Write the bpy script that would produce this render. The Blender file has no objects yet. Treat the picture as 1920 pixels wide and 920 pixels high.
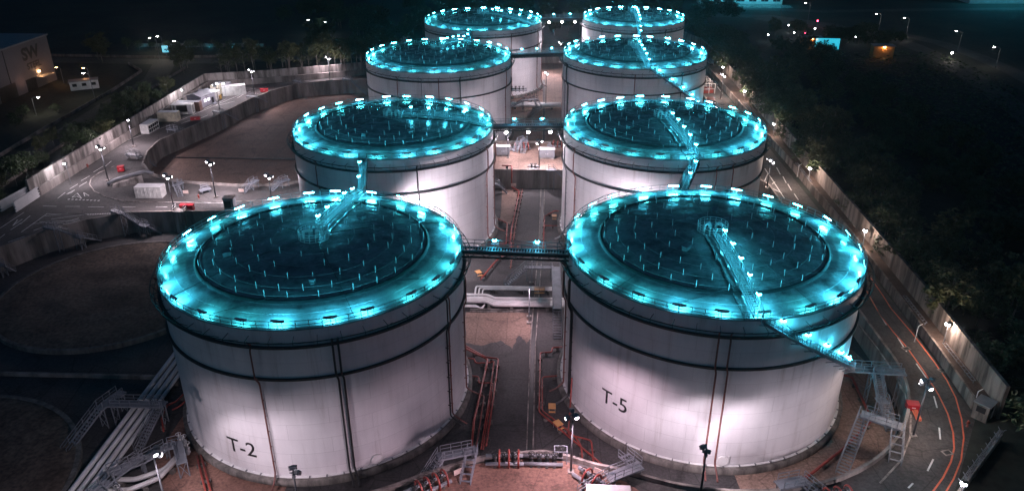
import bpy, bmesh, math, random
from mathutils import Vector, Matrix
random.seed(7)
R_, PI = math.radians, math.pi
S = bpy.context.scene
COL = S.collection

# ------------------------------------------------------------------ camera, sky, exposure
CAM = Vector((0, 0, 74.6)); FPX = 1456.0
PITCH, YAW, ROLL = R_(26.002), R_(2.1457), R_(-0.1846)
def _cam():
    cp, sp, cy, sy = math.cos(PITCH), math.sin(PITCH), math.cos(YAW), math.sin(YAW)
    rz = lambda v: Vector((cy*v[0]-sy*v[1], sy*v[0]+cy*v[1], v[2]))
    fw, rt, up = rz((0, cp, -sp)), rz((1, 0, 0)), rz((0, sp, cp))
    cr, sr = math.cos(ROLL), math.sin(ROLL)
    return fw, cr*rt+sr*up, -sr*rt+cr*up
FW, RT, UP = _cam()
cd = bpy.data.cameras.new('camera'); cam = bpy.data.objects.new('camera', cd); COL.objects.link(cam)
cd.sensor_width = 36; cd.lens = FPX/1920*36; cd.clip_start = 0.5; cd.clip_end = 6000
M = Matrix.Identity(4)
for i in range(3):
    M[i][0], M[i][1], M[i][2], M[i][3] = RT[i], UP[i], -FW[i], CAM[i]
cam.matrix_world = M
S.camera = cam
W = bpy.data.worlds.new("World"); S.world = W; W.use_nodes = True
wn = W.node_tree.nodes; wl = W.node_tree.links
sky = wn.new('ShaderNodeTexSky'); sky.sky_type = 'NISHITA'; sky.sun_disc = False
sky.sun_elevation = R_(-3); sky.sun_rotation = R_(200)
tint = wn.new('ShaderNodeVectorMath'); tint.operation = 'MULTIPLY'; tint.inputs[1].default_value = (0.35, 1.05, 1.8)
wl.new(sky.outputs[0], tint.inputs[0]); wl.new(tint.outputs[0], wn['Background'].inputs[0]); wn['Background'].inputs[1].default_value = 0.54
sd = bpy.data.lights.new('moon', 'SUN'); sd.energy = 0.004; sd.angle = R_(0.5); sd.color = (0.75, 0.85, 1.0)
moon = bpy.data.objects.new('moon', sd); COL.objects.link(moon); moon.rotation_euler = (R_(78), 0, R_(20))
S.view_settings.view_transform = 'Standard'; S.view_settings.look = 'None'
S.view_settings.exposure = 0.0; S.view_settings.gamma = 1.0
S.cycles.use_denoising = True
S.cycles.max_bounces = 5; S.cycles.diffuse_bounces = 3; S.cycles.glossy_bounces = 3
S.cycles.sample_clamp_indirect = 4.0
S.cycles.caustics_reflective = False; S.cycles.caustics_refractive = False

CYAN = (0.055, 0.62, 0.88); WHITE = (1.0, 0.84, 0.95); WARM = (1.0, 0.55, 0.30); PINK = (1.0, 0.72, 0.86)
LENS_CYAN = 430.0
HAZE = 0.00016; HAZE_G = 0.88
ZR = 4.5                                               # level of the roads; the bunds are sunk to 0

def at(px, py, z=0.0):                                 # the point of height z that the photograph shows at a pixel
    d = FW + RT*((px-960)/FPX) - UP*((py-460)/FPX)
    return CAM + d*((z-CAM.z)/d.z)

# ------------------------------------------------------------------ mesh helpers
class MB:
    def __init__(s): s.v, s.f = [], []
    def add(s, vs, fs):
        o = len(s.v); s.v += [tuple(v) for v in vs]; s.f += [tuple(i+o for i in f) for f in fs]; return s
    def hexa(s, p):
        return s.add(p, [(0,3,2,1),(4,5,6,7),(0,1,5,4),(1,2,6,5),(2,3,7,6),(3,0,4,7)])
    def box(s, c, size, rz=0.0):
        cx, cy, cz = c; a, b, h = size[0]/2, size[1]/2, size[2]/2
        co, si = math.cos(rz), math.sin(rz)
        q = [(-a,-b),(a,-b),(a,b),(-a,b)]
        return s.hexa([(cx+co*x-si*y, cy+si*x+co*y, cz+z) for z in (-h, h) for x, y in q])
    def beam(s, a, b, w, h=None):
        h = h or w; a, b = Vector(a), Vector(b); d = b-a
        if d.length < 1e-6: return s
        d.normalize(); side = d.cross(Vector((0,0,1)))
        side = Vector((1,0,0)) if side.length < 1e-3 else side.normalized()
        up = side.cross(d)
        q = [(-w/2,-h/2),(w/2,-h/2),(w/2,h/2),(-w/2,h/2)]
        return s.hexa([e+side*x+up*y for e in (a, b) for x, y in q])
    def tube(s, pts, r, n=6, closed=False, cap=True):
        pts = [Vector(p) for p in pts]; m = len(pts); rings = []; prev = None
        for i in range(m):
            if closed: t = pts[(i+1) % m]-pts[i-1]
            else: t = pts[min(i+1, m-1)]-pts[max(i-1, 0)]
            t.normalize()
            if prev is None:
                sd_ = t.cross(Vector((0,0,1)))
                sd_ = Vector((1,0,0)) if sd_.length < 1e-3 else sd_.normalized()
            else:
                sd_ = prev - t*prev.dot(t)
                sd_ = sd_.normalized() if sd_.length > 1e-4 else Vector((1,0,0))
            prev = sd_; up = sd_.cross(t)
            k = 1.0
            if 0 < i < m-1:
                c = (pts[i]-pts[i-1]).normalized().dot(t); k = 1/max(c, 0.5)
            rings.append([pts[i]+(sd_*math.cos(2*PI*j/n)+up*math.sin(2*PI*j/n))*r*(1 if k > 1.8 else k) for j in range(n)])
        vs = [v for rg in rings for v in rg]; fs = []
        for i in range(m if closed else m-1):
            a, b = i*n, ((i+1) % m)*n
            for j in range(n): fs.append((a+j, a+(j+1) % n, b+(j+1) % n, b+j))
        if cap and not closed: fs += [tuple(range(n-1, -1, -1)), tuple((m-1)*n+j for j in range(n))]
        return s.add(vs, fs)
    def pipe(s, pts, r, n=8, bend=0.5):                # polyline with rounded elbows
        pts = [Vector(p) for p in pts]; out = [pts[0]]
        for i in range(1, len(pts)-1):
            a, b, c = pts[i-1], pts[i], pts[i+1]
            k = min(bend, (a-b).length*0.45, (c-b).length*0.45)
            p0, p2 = b+(a-b).normalized()*k, b+(c-b).normalized()*k
            for t in (0, .33, .66, 1): out.append(p0*(1-t)**2+b*2*t*(1-t)+p2*t*t)
        out.append(pts[-1])
        return s.tube(out, r, n)
    def lathe(s, prof, seg=96, a0=0.0, a1=2*PI, c=(0,0,0), close=False):
        full = abs(a1-a0-2*PI) < 1e-6; m = seg if full else seg+1; k = len(prof); vs = []
        for i in range(m):
            a = a0+(a1-a0)*i/seg; ca, sa = math.cos(a), math.sin(a)
            vs += [(c[0]+r*ca, c[1]+r*sa, c[2]+z) for r, z in prof]
        fs = []
        for i in range(seg):
            x, y = i*k, ((i+1) % m)*k
            for j in range(k if close else k-1):
                j2 = (j+1) % k
                fs.append((x+j, y+j, y+j2, x+j2))
        return s.add(vs, fs)
    def cyl(s, c, r, h, n=12): return s.lathe([(0.001,0),(r,0),(r,h),(0.001,h)], n, c=c)
    def prism(s, pts, z0, z1):
        n = len(pts)
        return s.add([(x,y,z0) for x,y in pts]+[(x,y,z1) for x,y in pts],
                     [tuple(range(n-1,-1,-1)), tuple(range(n,2*n))]+[(i,(i+1)%n,n+(i+1)%n,n+i) for i in range(n)])
    def ball(s, c, r, n=8):
        k = n//2
        return s.lathe([(max(r*math.sin(PI*i/k), .001), -r*math.cos(PI*i/k)) for i in range(k+1)], n, c=c)
    def mesh(s, name, m, smooth=False):
        me = bpy.data.meshes.new(name); me.from_pydata(s.v, [], s.f)
        bm = bmesh.new(); bm.from_mesh(me); bmesh.ops.recalc_face_normals(bm, faces=bm.faces); bm.to_mesh(me); bm.free()
        if m: me.materials.append(m)
        if smooth: me.polygons.foreach_set('use_smooth', [True]*len(me.polygons))
        me.update(); return me
    def build(s, name, m, parent=None, smooth=False, loc=None, rz=0.0):
        return link(name, s.mesh(name, m, smooth), parent, loc, rz)

def link(name, data, parent=None, loc=None, rz=0.0):
    o = bpy.data.objects.new(name, data); COL.objects.link(o)
    if parent: o.parent = parent
    if loc is not None: o.location = loc
    o.rotation_euler = (0, 0, rz); return o
def tag(o, label, cat, group=None, kind=None):
    o['label'] = label
    if cat: o['category'] = cat
    if group: o['group'] = group
    if kind: o['kind'] = kind
    return o
def thing(name, label, cat, loc=(0,0,0), rz=0.0, group=None):
    return tag(link(name, None, None, loc, rz), label, cat, group)
def struct(o, label=None):
    o['kind'] = 'structure'
    if label: o['label'] = label
    return o
def copy_tree(o, parent=None):
    c = o.copy(); COL.objects.link(c)
    if parent: c.parent = parent
    for ch in o.children: copy_tree(ch, c)
    return c
def centred(mb, origin):                               # move world-space geometry to an origin of its own
    ox, oy, oz = origin; mb.v = [(x-ox, y-oy, z-oz) for x, y, z in mb.v]; return mb
def wbuild(mb, name, m, label, cat, group=None, smooth=False, origin=None):
    if origin is None:
        n = len(mb.v); origin = (sum(v[0] for v in mb.v)/n, sum(v[1] for v in mb.v)/n, min(v[2] for v in mb.v))
    return tag(centred(mb, origin).build(name, m, None, smooth, origin), label, cat, group)

# ------------------------------------------------------------------ materials
def nodes(name):
    m = bpy.data.materials.new(name); m.use_nodes = True
    nt = m.node_tree; return m, nt, nt.nodes, nt.links, nt.nodes['Principled BSDF']
def ramp(N, stops):
    r = N.new('ShaderNodeValToRGB'); e = r.color_ramp.elements
    e[0].position, e[0].color = stops[0][0], (*stops[0][1], 1)
    e[1].position, e[1].color = stops[-1][0], (*stops[-1][1], 1)
    for p, c in stops[1:-1]:
        x = e.new(p); x.color = (*c, 1)
    return r
def noise_mat(name, c1, c2, scale, rough=0.7, bump=0.0, metallic=0.0, stretch=(1,1,1), detail=6, lo=.35, hi=.65, fine=0.0, bscale=None, spec=.5):
    m, nt, N, L, B = nodes(name)
    tc = N.new('ShaderNodeTexCoord'); mp = N.new('ShaderNodeMapping'); mp.inputs['Scale'].default_value = stretch
    geo = N.new('ShaderNodeNewGeometry')
    L.new(geo.outputs['Position'], mp.inputs[0])
    nz = N.new('ShaderNodeTexNoise'); nz.inputs['Scale'].default_value = scale; nz.inputs['Detail'].default_value = detail
    nz.inputs['Roughness'].default_value = .65
    L.new(mp.outputs[0], nz.inputs[0])
    r = ramp(N, [(lo, c1), (hi, c2)]); L.new(nz.outputs[0], r.inputs[0]); src = r.outputs[0]
    if fine:
        n2 = N.new('ShaderNodeTexNoise'); n2.inputs['Scale'].default_value = scale*14; n2.inputs['Detail'].default_value = 3
        L.new(geo.outputs['Position'], n2.inputs[0])
        mx = N.new('ShaderNodeMix'); mx.data_type = 'RGBA'; mx.blend_type = 'MULTIPLY'; mx.inputs[0].default_value = fine
        r2 = ramp(N, [(.3, (.35,.35,.35)), (.7, (1.25,1.25,1.25))]); L.new(n2.outputs[0], r2.inputs[0])
        L.new(src, mx.inputs[6]); L.new(r2.outputs[0], mx.inputs[7]); src = mx.outputs[2]
    L.new(src, B.inputs['Base Color']); B.inputs['Roughness'].default_value = rough; B.inputs['Metallic'].default_value = metallic
    B.inputs['Specular IOR Level'].default_value = spec
    if bump:
        nb = N.new('ShaderNodeTexNoise'); nb.inputs['Scale'].default_value = bscale or scale*6; nb.inputs['Detail'].default_value = 4
        L.new(geo.outputs['Position'], nb.inputs[0])
        bp = N.new('ShaderNodeBump'); bp.inputs['Strength'].default_value = bump; bp.inputs['Distance'].default_value = .1
        L.new(nb.outputs[0], bp.inputs['Height']); L.new(bp.outputs[0], B.inputs['Normal'])
    return m
def emit_mat(name, col, strength):
    m, nt, N, L, B = nodes(name)
    B.inputs['Base Color'].default_value = (.8,.8,.8,1); B.inputs['Emission Color'].default_value = (*col, 1)
    B.inputs['Emission Strength'].default_value = strength; return m
def shell_mat(name, base, plate=(11.2, 2.4), seam=0.7):
    m, nt, N, L, B = nodes(name)
    tc = N.new('ShaderNodeTexCoord'); sx = N.new('ShaderNodeSeparateXYZ'); L.new(tc.outputs['Object'], sx.inputs[0])
    an = N.new('ShaderNodeMath'); an.operation = 'ARCTAN2'; L.new(sx.outputs[1], an.inputs[0]); L.new(sx.outputs[0], an.inputs[1])
    mu = N.new('ShaderNodeMath'); mu.operation = 'MULTIPLY'; mu.inputs[1].default_value = 21.5; L.new(an.outputs[0], mu.inputs[0])
    cb = N.new('ShaderNodeCombineXYZ'); L.new(mu.outputs[0], cb.inputs[0]); L.new(sx.outputs[2], cb.inputs[1])
    oi = N.new('ShaderNodeObjectInfo'); om = N.new('ShaderNodeMath'); om.operation = 'MULTIPLY'; om.inputs[1].default_value = 90; L.new(oi.outputs['Random'], om.inputs[0]); L.new(om.outputs[0], cb.inputs[2])
    br = N.new('ShaderNodeTexBrick'); br.inputs['Scale'].default_value = 1; br.inputs['Brick Width'].default_value = plate[0]
    br.inputs['Row Height'].default_value = plate[1]; br.inputs['Mortar Size'].default_value = .025; br.inputs['Mortar Smooth'].default_value = .3
    br.inputs['Color1'].default_value = (*base, 1); br.inputs['Color2'].default_value = (*[c*.94 for c in base], 1)
    br.inputs['Mortar'].default_value = (*[c*seam for c in base], 1)
    L.new(cb.outputs[0], br.inputs[0])
    mp = N.new('ShaderNodeMapping'); mp.inputs['Scale'].default_value = (.55, .035, 1); L.new(cb.outputs[0], mp.inputs[0])
    nz = N.new('ShaderNodeTexNoise'); nz.inputs['Scale'].default_value = 1.6; nz.inputs['Detail'].default_value = 8; nz.inputs['Roughness'].default_value = .7
    L.new(mp.outputs[0], nz.inputs[0])
    rr = ramp(N, [(.28, (.74,.72,.7)), (.44, (.96,.96,.96)), (.7, (1.04,1.04,1.04))]); L.new(nz.outputs[0], rr.inputs[0])
    n2 = N.new('ShaderNodeTexNoise'); n2.inputs['Scale'].default_value = .16; n2.inputs['Detail'].default_value = 5; L.new(cb.outputs[0], n2.inputs[0])
    r2 = ramp(N, [(.3, (.86,.85,.86)), (.7, (1.05,1.05,1.05))]); L.new(n2.outputs[0], r2.inputs[0])
    mp3 = N.new('ShaderNodeMapping'); mp3.inputs['Scale'].default_value = (.8, .02, 1); L.new(cb.outputs[0], mp3.inputs[0])
    n3 = N.new('ShaderNodeTexNoise'); n3.inputs['Scale'].default_value = 1.0; n3.inputs['Detail'].default_value = 6; L.new(mp3.outputs[0], n3.inputs[0])
    r3 = ramp(N, [(.3, (.62,.58,.55)), (.42, (1,1,1))]); L.new(n3.outputs[0], r3.inputs[0])
    msk = ramp(N, [(0, (0,0,0)), (.455, (.0,.0,.0)), (.66, (.75,.75,.75)), (.664, (0,0,0)), (.75, (.1,.1,.1)), (.86, (.8,.8,.8)), (.864, (0,0,0)), (1, (0,0,0))]); msk.color_ramp.interpolation = 'LINEAR'
    zd = N.new('ShaderNodeMath'); zd.operation = 'DIVIDE'; zd.inputs[1].default_value = 25.2; L.new(sx.outputs[2], zd.inputs[0]); L.new(zd.outputs[0], msk.inputs[0])
    drip = N.new('ShaderNodeMix'); drip.data_type = 'RGBA'; drip.inputs[6].default_value = (1,1,1,1); L.new(msk.outputs[0], drip.inputs[0]); L.new(r3.outputs[0], drip.inputs[7])
    src = br.outputs[0]
    class _o: outputs = [drip.outputs[2]]
    for r in (rr, r2, _o):
        mx = N.new('ShaderNodeMix'); mx.data_type = 'RGBA'; mx.blend_type = 'MULTIPLY'; mx.inputs[0].default_value = 1
        L.new(src, mx.inputs[6]); L.new(r.outputs[0], mx.inputs[7]); src = mx.outputs[2]
    L.new(src, B.inputs['Base Color']); B.inputs['Roughness'].default_value = .48
    bp = N.new('ShaderNodeBump'); bp.inputs['Strength'].default_value = .12; bp.inputs['Distance'].default_value = .03; bp.invert = True
    L.new(br.outputs['Fac'], bp.inputs['Height']); L.new(bp.outputs[0], B.inputs['Normal'])
    return m
def roof_mat(name):
    m, nt, N, L, B = nodes(name)
    tc = N.new('ShaderNodeTexCoord')
    br = N.new('ShaderNodeTexBrick'); br.inputs['Scale'].default_value = 1; br.inputs['Brick Width'].default_value = 9
    br.inputs['Row Height'].default_value = 2.6; br.inputs['Mortar Size'].default_value = .03; br.inputs['Mortar Smooth'].default_value = .5
    c = (.26,.275,.28); br.inputs['Color1'].default_value = (*c,1); br.inputs['Color2'].default_value = (*[x*.93 for x in c],1); br.inputs['Mortar'].default_value = (.3,.3,.3,1)
    rot = N.new('ShaderNodeMapping'); rot.inputs['Rotation'].default_value = (0,0,.12); L.new(tc.outputs['Object'], rot.inputs[0]); L.new(rot.outputs[0], br.inputs[0])
    nz = N.new('ShaderNodeTexNoise'); nz.inputs['Scale'].default_value = .32; nz.inputs['Detail'].default_value = 9; nz.inputs['Roughness'].default_value = .7; geo = N.new('ShaderNodeNewGeometry')
    L.new(geo.outputs['Position'], nz.inputs[0])
    r2 = ramp(N, [(.34, (.35,.35,.35)), (.5, (.9,.9,.9)), (.62, (1.05,1.05,1.05))]); L.new(nz.outputs[0], r2.inputs[0])
    mx = N.new('ShaderNodeMix'); mx.data_type = 'RGBA'; mx.blend_type = 'MULTIPLY'; mx.inputs[0].default_value = 1
    L.new(br.outputs[0], mx.inputs[6]); L.new(r2.outputs[0], mx.inputs[7]); L.new(mx.outputs[2], B.inputs['Base Color'])
    rr = ramp(N, [(.35, (.13,.13,.13)), (.65, (.33,.33,.33))]); L.new(nz.outputs[0], rr.inputs[0]); L.new(rr.outputs[0], B.inputs['Roughness'])
    mp = N.new('ShaderNodeMapping'); mp.inputs['Scale'].default_value = (.16, .42, 1); L.new(geo.outputs['Position'], mp.inputs[0])
    wv = N.new('ShaderNodeTexNoise'); wv.inputs['Scale'].default_value = 1.0; wv.inputs['Detail'].default_value = 2; L.new(mp.outputs[0], wv.inputs[0])
    bp = N.new('ShaderNodeBump'); bp.inputs['Strength'].default_value = .55; bp.inputs['Distance'].default_value = .35
    L.new(wv.outputs[0], bp.inputs['Height']); L.new(bp.outputs[0], B.inputs['Normal'])
    return m
def corrugated_mat(name, col):
    m, nt, N, L, B = nodes(name)
    tc = N.new('ShaderNodeTexCoord'); wv = N.new('ShaderNodeTexWave'); wv.inputs['Scale'].default_value = 1.1; wv.bands_direction = 'X'
    L.new(tc.outputs['Object'], wv.inputs[0])
    nz = N.new('ShaderNodeTexNoise'); nz.inputs['Scale'].default_value = .9; nz.inputs['Detail'].default_value = 8; L.new(tc.outputs['Object'], nz.inputs[0])
    r = ramp(N, [(.3, tuple(c*.6 for c in col)), (.6, col)]); L.new(nz.outputs[0], r.inputs[0]); L.new(r.outputs[0], B.inputs['Base Color'])
    bp = N.new('ShaderNodeBump'); bp.inputs['Strength'].default_value = .9; bp.inputs['Distance'].default_value = .12
    L.new(wv.outputs['Fac'], bp.inputs['Height']); L.new(bp.outputs[0], B.inputs['Normal']); B.inputs['Roughness'].default_value = .55
    return m
def floor_mat(name, c1, c2, joint=(6.5,6.5), jw=.05, stain=.55, scale=.05, fine=.5, crack=.6):
    m, nt, N, L, B = nodes(name); geo = N.new('ShaderNodeNewGeometry'); P = geo.outputs['Position']
    def nz(s, d=6, r=.65, dist=0.0):
        n = N.new('ShaderNodeTexNoise'); n.inputs['Scale'].default_value = s; n.inputs['Detail'].default_value = d; n.inputs['Roughness'].default_value = r; n.inputs['Distortion'].default_value = dist
        L.new(P, n.inputs[0]); return n.outputs[0]
    def mul(x, y):
        mx = N.new('ShaderNodeMix'); mx.data_type = 'RGBA'; mx.blend_type = 'MULTIPLY'; mx.inputs[0].default_value = 1
        L.new(x, mx.inputs[6]); L.new(y, mx.inputs[7]); return mx.outputs[2]
    r = ramp(N, [(.34, c1), (.66, c2)]); L.new(nz(scale, 8), r.inputs[0]); src = r.outputs[0]
    r2 = ramp(N, [(.36, (1-stain,)*3), (.47, (.96,)*3), (.75, (1.08,)*3)]); L.new(nz(.21, 9, .7, .8), r2.inputs[0]); src = mul(src, r2.outputs[0])
    r3 = ramp(N, [(.3, (1-fine,)*3), (.7, (1+fine*.5,)*3)]); L.new(nz(2.6, 4), r3.inputs[0]); src = mul(src, r3.outputs[0])
    if joint:
        br = N.new('ShaderNodeTexBrick'); br.offset = 0; br.inputs['Scale'].default_value = 1; br.inputs['Brick Width'].default_value = joint[0]; br.inputs['Row Height'].default_value = joint[1]
        br.inputs['Mortar Size'].default_value = jw; br.inputs['Mortar Smooth'].default_value = .2
        br.inputs['Color1'].default_value = (1,1,1,1); br.inputs['Color2'].default_value = (.9,.9,.9,1); br.inputs['Mortar'].default_value = (.5,.5,.5,1)
        L.new(P, br.inputs[0]); src = mul(src, br.outputs[0])
    if crack:
        vo = N.new('ShaderNodeTexVoronoi'); vo.feature = 'DISTANCE_TO_EDGE'; vo.inputs['Scale'].default_value = .13; L.new(P, vo.inputs[0])
        rc = ramp(N, [(.0, (1-crack,)*3), (.012, (1,)*3)]); L.new(vo.outputs[0], rc.inputs[0]); src = mul(src, rc.outputs[0])
    L.new(src, B.inputs['Base Color']); B.inputs['Roughness'].default_value = .82
    bp = N.new('ShaderNodeBump'); bp.inputs['Strength'].default_value = .3; bp.inputs['Distance'].default_value = .08
    L.new(nz(5, 4), bp.inputs['Height']); L.new(bp.outputs[0], B.inputs['Normal']); return m
MT = {}
MT['shell'] = shell_mat('white_tank_paint', (.74,.72,.73))
MT['roof'] = roof_mat('roof_plate')
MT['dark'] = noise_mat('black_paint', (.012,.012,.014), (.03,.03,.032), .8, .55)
MT['galv'] = noise_mat('galvanised_steel', (.14,.15,.17), (.23,.24,.265), .7, .5)
MT['rail'] = noise_mat('rail_steel', (.2,.2,.21), (.32,.32,.33), .7, .55)
MT['post'] = noise_mat('white_rods', (.6,.6,.6), (.75,.75,.75), .7, .5)
MT['red'] = noise_mat('red_pipe_paint', (.2,.032,.026), (.32,.06,.045), .5, .45)
MT['crimson'] = noise_mat('crimson_paint', (.3,.012,.02), (.45,.02,.03), .8, .4)
MT['redrust'] = noise_mat('faded_red_paint', (.12,.045,.04), (.22,.08,.065), .5, .6)
MT['pipe'] = noise_mat('pale_pipe_lagging', (.5,.48,.47), (.68,.66,.65), .35, .5)
MT['conc'] = noise_mat('stained_concrete', (.085,.072,.064), (.3,.262,.24), .35, .85, .3, stretch=(1,1,.16), detail=9, lo=.36, hi=.62)
MT['conc2'] = noise_mat('pale_concrete', (.085,.072,.064), (.36,.32,.295), .5, .85, .3, stretch=(1,1,.16), detail=10, lo=.4, hi=.58)
MT['base'] = noise_mat('foundation_concrete', (.06,.055,.05), (.2,.18,.165), .8, .9, .3, stretch=(1,1,.15))
MT['asph'] = floor_mat('road_asphalt', (.06,.054,.052), (.1,.09,.086), None, stain=.4, scale=.09)
MT['floor'] = floor_mat('bund_floor_asphalt', (.048,.045,.047), (.09,.083,.082), (9.2,11.5), .05, stain=.45, scale=.06)
MT['pinkfloor'] = floor_mat('bund_floor_concrete', (.215,.138,.108), (.33,.22,.172), (5.4,7.2), .05, stain=.35, scale=.045, crack=.4)
MT['clay'] = floor_mat('reddish_paving', (.17,.088,.066), (.29,.155,.118), None, stain=.5, scale=.12, crack=.4)
MT['soil'] = noise_mat('bare_soil', (.07,.05,.038), (.2,.145,.11), .12, .95, .6, fine=.9, detail=10)
MT['land'] = noise_mat('dark_scrub_land', (.018,.022,.018), (.045,.05,.04), .05, .95, .4, fine=.7)
MT['line'] = noise_mat('road_paint', (.55,.54,.52), (.8,.79,.77), 1.2, .7)
MT['orange'] = noise_mat('orange_road_paint', (.6,.11,.05), (.8,.19,.1), .6, .7)
MT['white'] = noise_mat('white_metal', (.62,.61,.6), (.78,.77,.76), .5, .5)
MT['grey'] = noise_mat('grey_metal', (.16,.165,.18), (.25,.255,.27), .5, .5)
MT['cont_w'] = corrugated_mat('white_container_steel', (.7,.69,.66)); MT['cont_c'] = corrugated_mat('cream_container_steel', (.66,.6,.46))
MT['cont_b'] = corrugated_mat('brown_container_steel', (.16,.09,.07)); MT['cont_g'] = corrugated_mat('grey_container_steel', (.3,.3,.34))
MT['yellow'] = noise_mat('yellow_paint', (.35,.2,.03), (.5,.3,.05), .8, .55)
MT['orangebox'] = noise_mat('orange_tread', (.5,.24,.08), (.62,.32,.12), .8, .6)
MT['black'] = noise_mat('black_rubber', (.015,.015,.015), (.035,.035,.035), 1, .6)
MT['leaf'] = noise_mat('leaf_green', (.025,.045,.018), (.075,.105,.045), .5, .6)
MT['leaf2'] = noise_mat('leaf_olive', (.04,.05,.018), (.1,.11,.045), .5, .6)
MT['bark'] = noise_mat('pale_bark', (.12,.1,.085), (.3,.27,.24), 1.2, .9, stretch=(1,1,.3))
MT['glass'] = noise_mat('dark_glass', (.02,.022,.025), (.03,.032,.035), 1, .1)
MT['sign'] = noise_mat('pale_sign', (.62,.46,.4), (.72,.56,.5), 2, .6)
MT['bldg'] = noise_mat('mill_cladding', (.13,.122,.135), (.17,.16,.17), .05, .7)
MT['ink'] = noise_mat('black_lettering', (.012,.012,.014), (.02,.02,.022), 1, .5)
MT['lens_c'] = emit_mat('cyan_lamp_glass', CYAN, LENS_CYAN); MT['lens_d'] = emit_mat('dimmer_cyan_lamp_glass', (.05,.66,.8), LENS_CYAN*.4); MT['lens_k'] = emit_mat('walkway_lamp_glass', CYAN, 190)
MT['lens_w'] = emit_mat('white_lamp_glass', (1,.92,.99), 28); MT['lens_s'] = emit_mat('street_lamp_glass', (1,.9,.75), 160)
MT['lens_o'] = emit_mat('sodium_lamp_glass', (1,.5,.2), 90); MT['lens_p'] = emit_mat('wall_lamp_glass', (.92,.93,1), 60)
MT['lit_c'] = emit_mat('cyan_lit_glass', (.02,.5,.68), 1.1); MT['lens_r'] = emit_mat('red_signal_glass', (1,.05,.12), 40)
MT['lit_w'] = emit_mat('lit_window', (.95,.9,1), 2.0)

MT['wallr'] = noise_mat('streaked_brown_concrete', (.06,.05,.044), (.3,.25,.22), .45, .85, .35, stretch=(1,1,.16), detail=10, lo=.4, hi=.6)
MT['pole'] = noise_mat('dull_pole_steel', (.06,.063,.07), (.11,.113,.122), .7, .5)
MT['terr'] = noise_mat('brown_terrace_soil', (.06,.042,.035), (.15,.105,.085), .25, .9, .3, fine=.6)

def lamp(kind, name, parent, loc, energy, color, aim=None, size=150, blend=.25, radius=.2):
    d = bpy.data.lights.new(name, kind); d.energy = energy; d.color = color; d.shadow_soft_size = radius
    if kind == 'SPOT': d.spot_size = R_(size); d.spot_blend = blend
    o = link(name, d, parent, loc)
    if aim is not None:
        o.rotation_mode = 'QUATERNION'; o.rotation_quaternion = Vector(aim).to_track_quat('-Z', 'Y')
    return o

# ------------------------------------------------------------------ ground and bunds
def arc(c, r, a0, a1, n=16):
    return [(c[0]+r*math.cos(R_(a0+(a1-a0)*i/n)), c[1]+r*math.sin(R_(a0+(a1-a0)*i/n))) for i in range(n+1)]
T = {'L1': (-32.5,100.6), 'R1': (25.6,104.7), 'L2': (-31.5,161.5), 'R2': (26.6,162.8), 'L3': (-30.3,230.8), 'R3': (28.2,236.5), 'L4': (-21.2,291.1), 'R4': (34.1,296.9)}
PIT_A = ([(55.8,178),(53,185.5),(46,186.6)] + [(-12,186.6)] + arc(T['L2'],25.4,84,172,10)[0:] + [(-61,159.6),(-70,158.4),(-81,157.8),(-92,157),(-99.5,152.5),(-105.5,146.5),(-111,136.5),(-117,125),(-121,110),(-124,46)]
         + [(-52,46)] + arc(T['L1'],30.8,-108,-54,8) + [(-9.3,78.3),(-5.2,79.9),(1.1,80.6),(4,79.9),(8,78.3)] + arc(T['R1'],30.6,-116,-2,22) + [(55.8,140)])
PIT_B = ([(-108,207),(-107,198),(-104,189),(-98.5,181.5),(-91,177.3),(-84,175.7),(-74,174.4),(-62,175.2),(-54,183),(-46,195),(-36,205),(-22,209.4)]
         + [(52,209.4),(55,214),(55.5,322),(50,328.5),(-46,328.5),(-51,322),(-52,297),(-55,286),(-63,279.5),(-76,277),(-87,271.5),(-93,262),(-97,251),(-101,230.5)])
bm = bmesh.new()
def loop(pts, z):
    vs = [bm.verts.new((x, y, z)) for x, y in pts]
    return [bm.edges.new((vs[i], vs[(i+1) % len(vs)])) for i in range(len(vs))]
edges = loop([(-900,-300),(1000,-300),(1000,1300),(-900,1300)], ZR) + loop(PIT_A, ZR) + loop(PIT_B, ZR)
bmesh.ops.triangle_fill(bm, edges=edges, use_beauty=True)
me = bpy.data.meshes.new('ground'); bm.to_mesh(me); bm.free(); me.materials.append(MT['land'])
struct(link('ground', me), 'dark scrub land around the tank farm')
def sheet(name, pts, z, m, label=None):
    b = bmesh.new(); vs = [b.verts.new((p[0], p[1], z)) for p in pts]
    es = [b.edges.new((vs[i], vs[(i+1) % len(vs)])) for i in range(len(vs))]
    bmesh.ops.triangle_fill(b, edges=es, use_beauty=True)
    bmesh.ops.recalc_face_normals(b, faces=b.faces)
    if b.faces and b.faces[:][0].normal.z < 0: bmesh.ops.reverse_faces(b, faces=b.faces)
    d = bpy.data.meshes.new(name); b.to_mesh(d); b.free(); d.materials.append(m)
    return struct(link(name, d), label)
sheet('bund_floor', PIT_A, 0.0, MT['floor'], 'dark asphalt floor of the front bund')
sheet('bund_floor', PIT_B, 0.0, MT['pinkfloor'], 'pinkish concrete floor of the rear bund')
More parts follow.
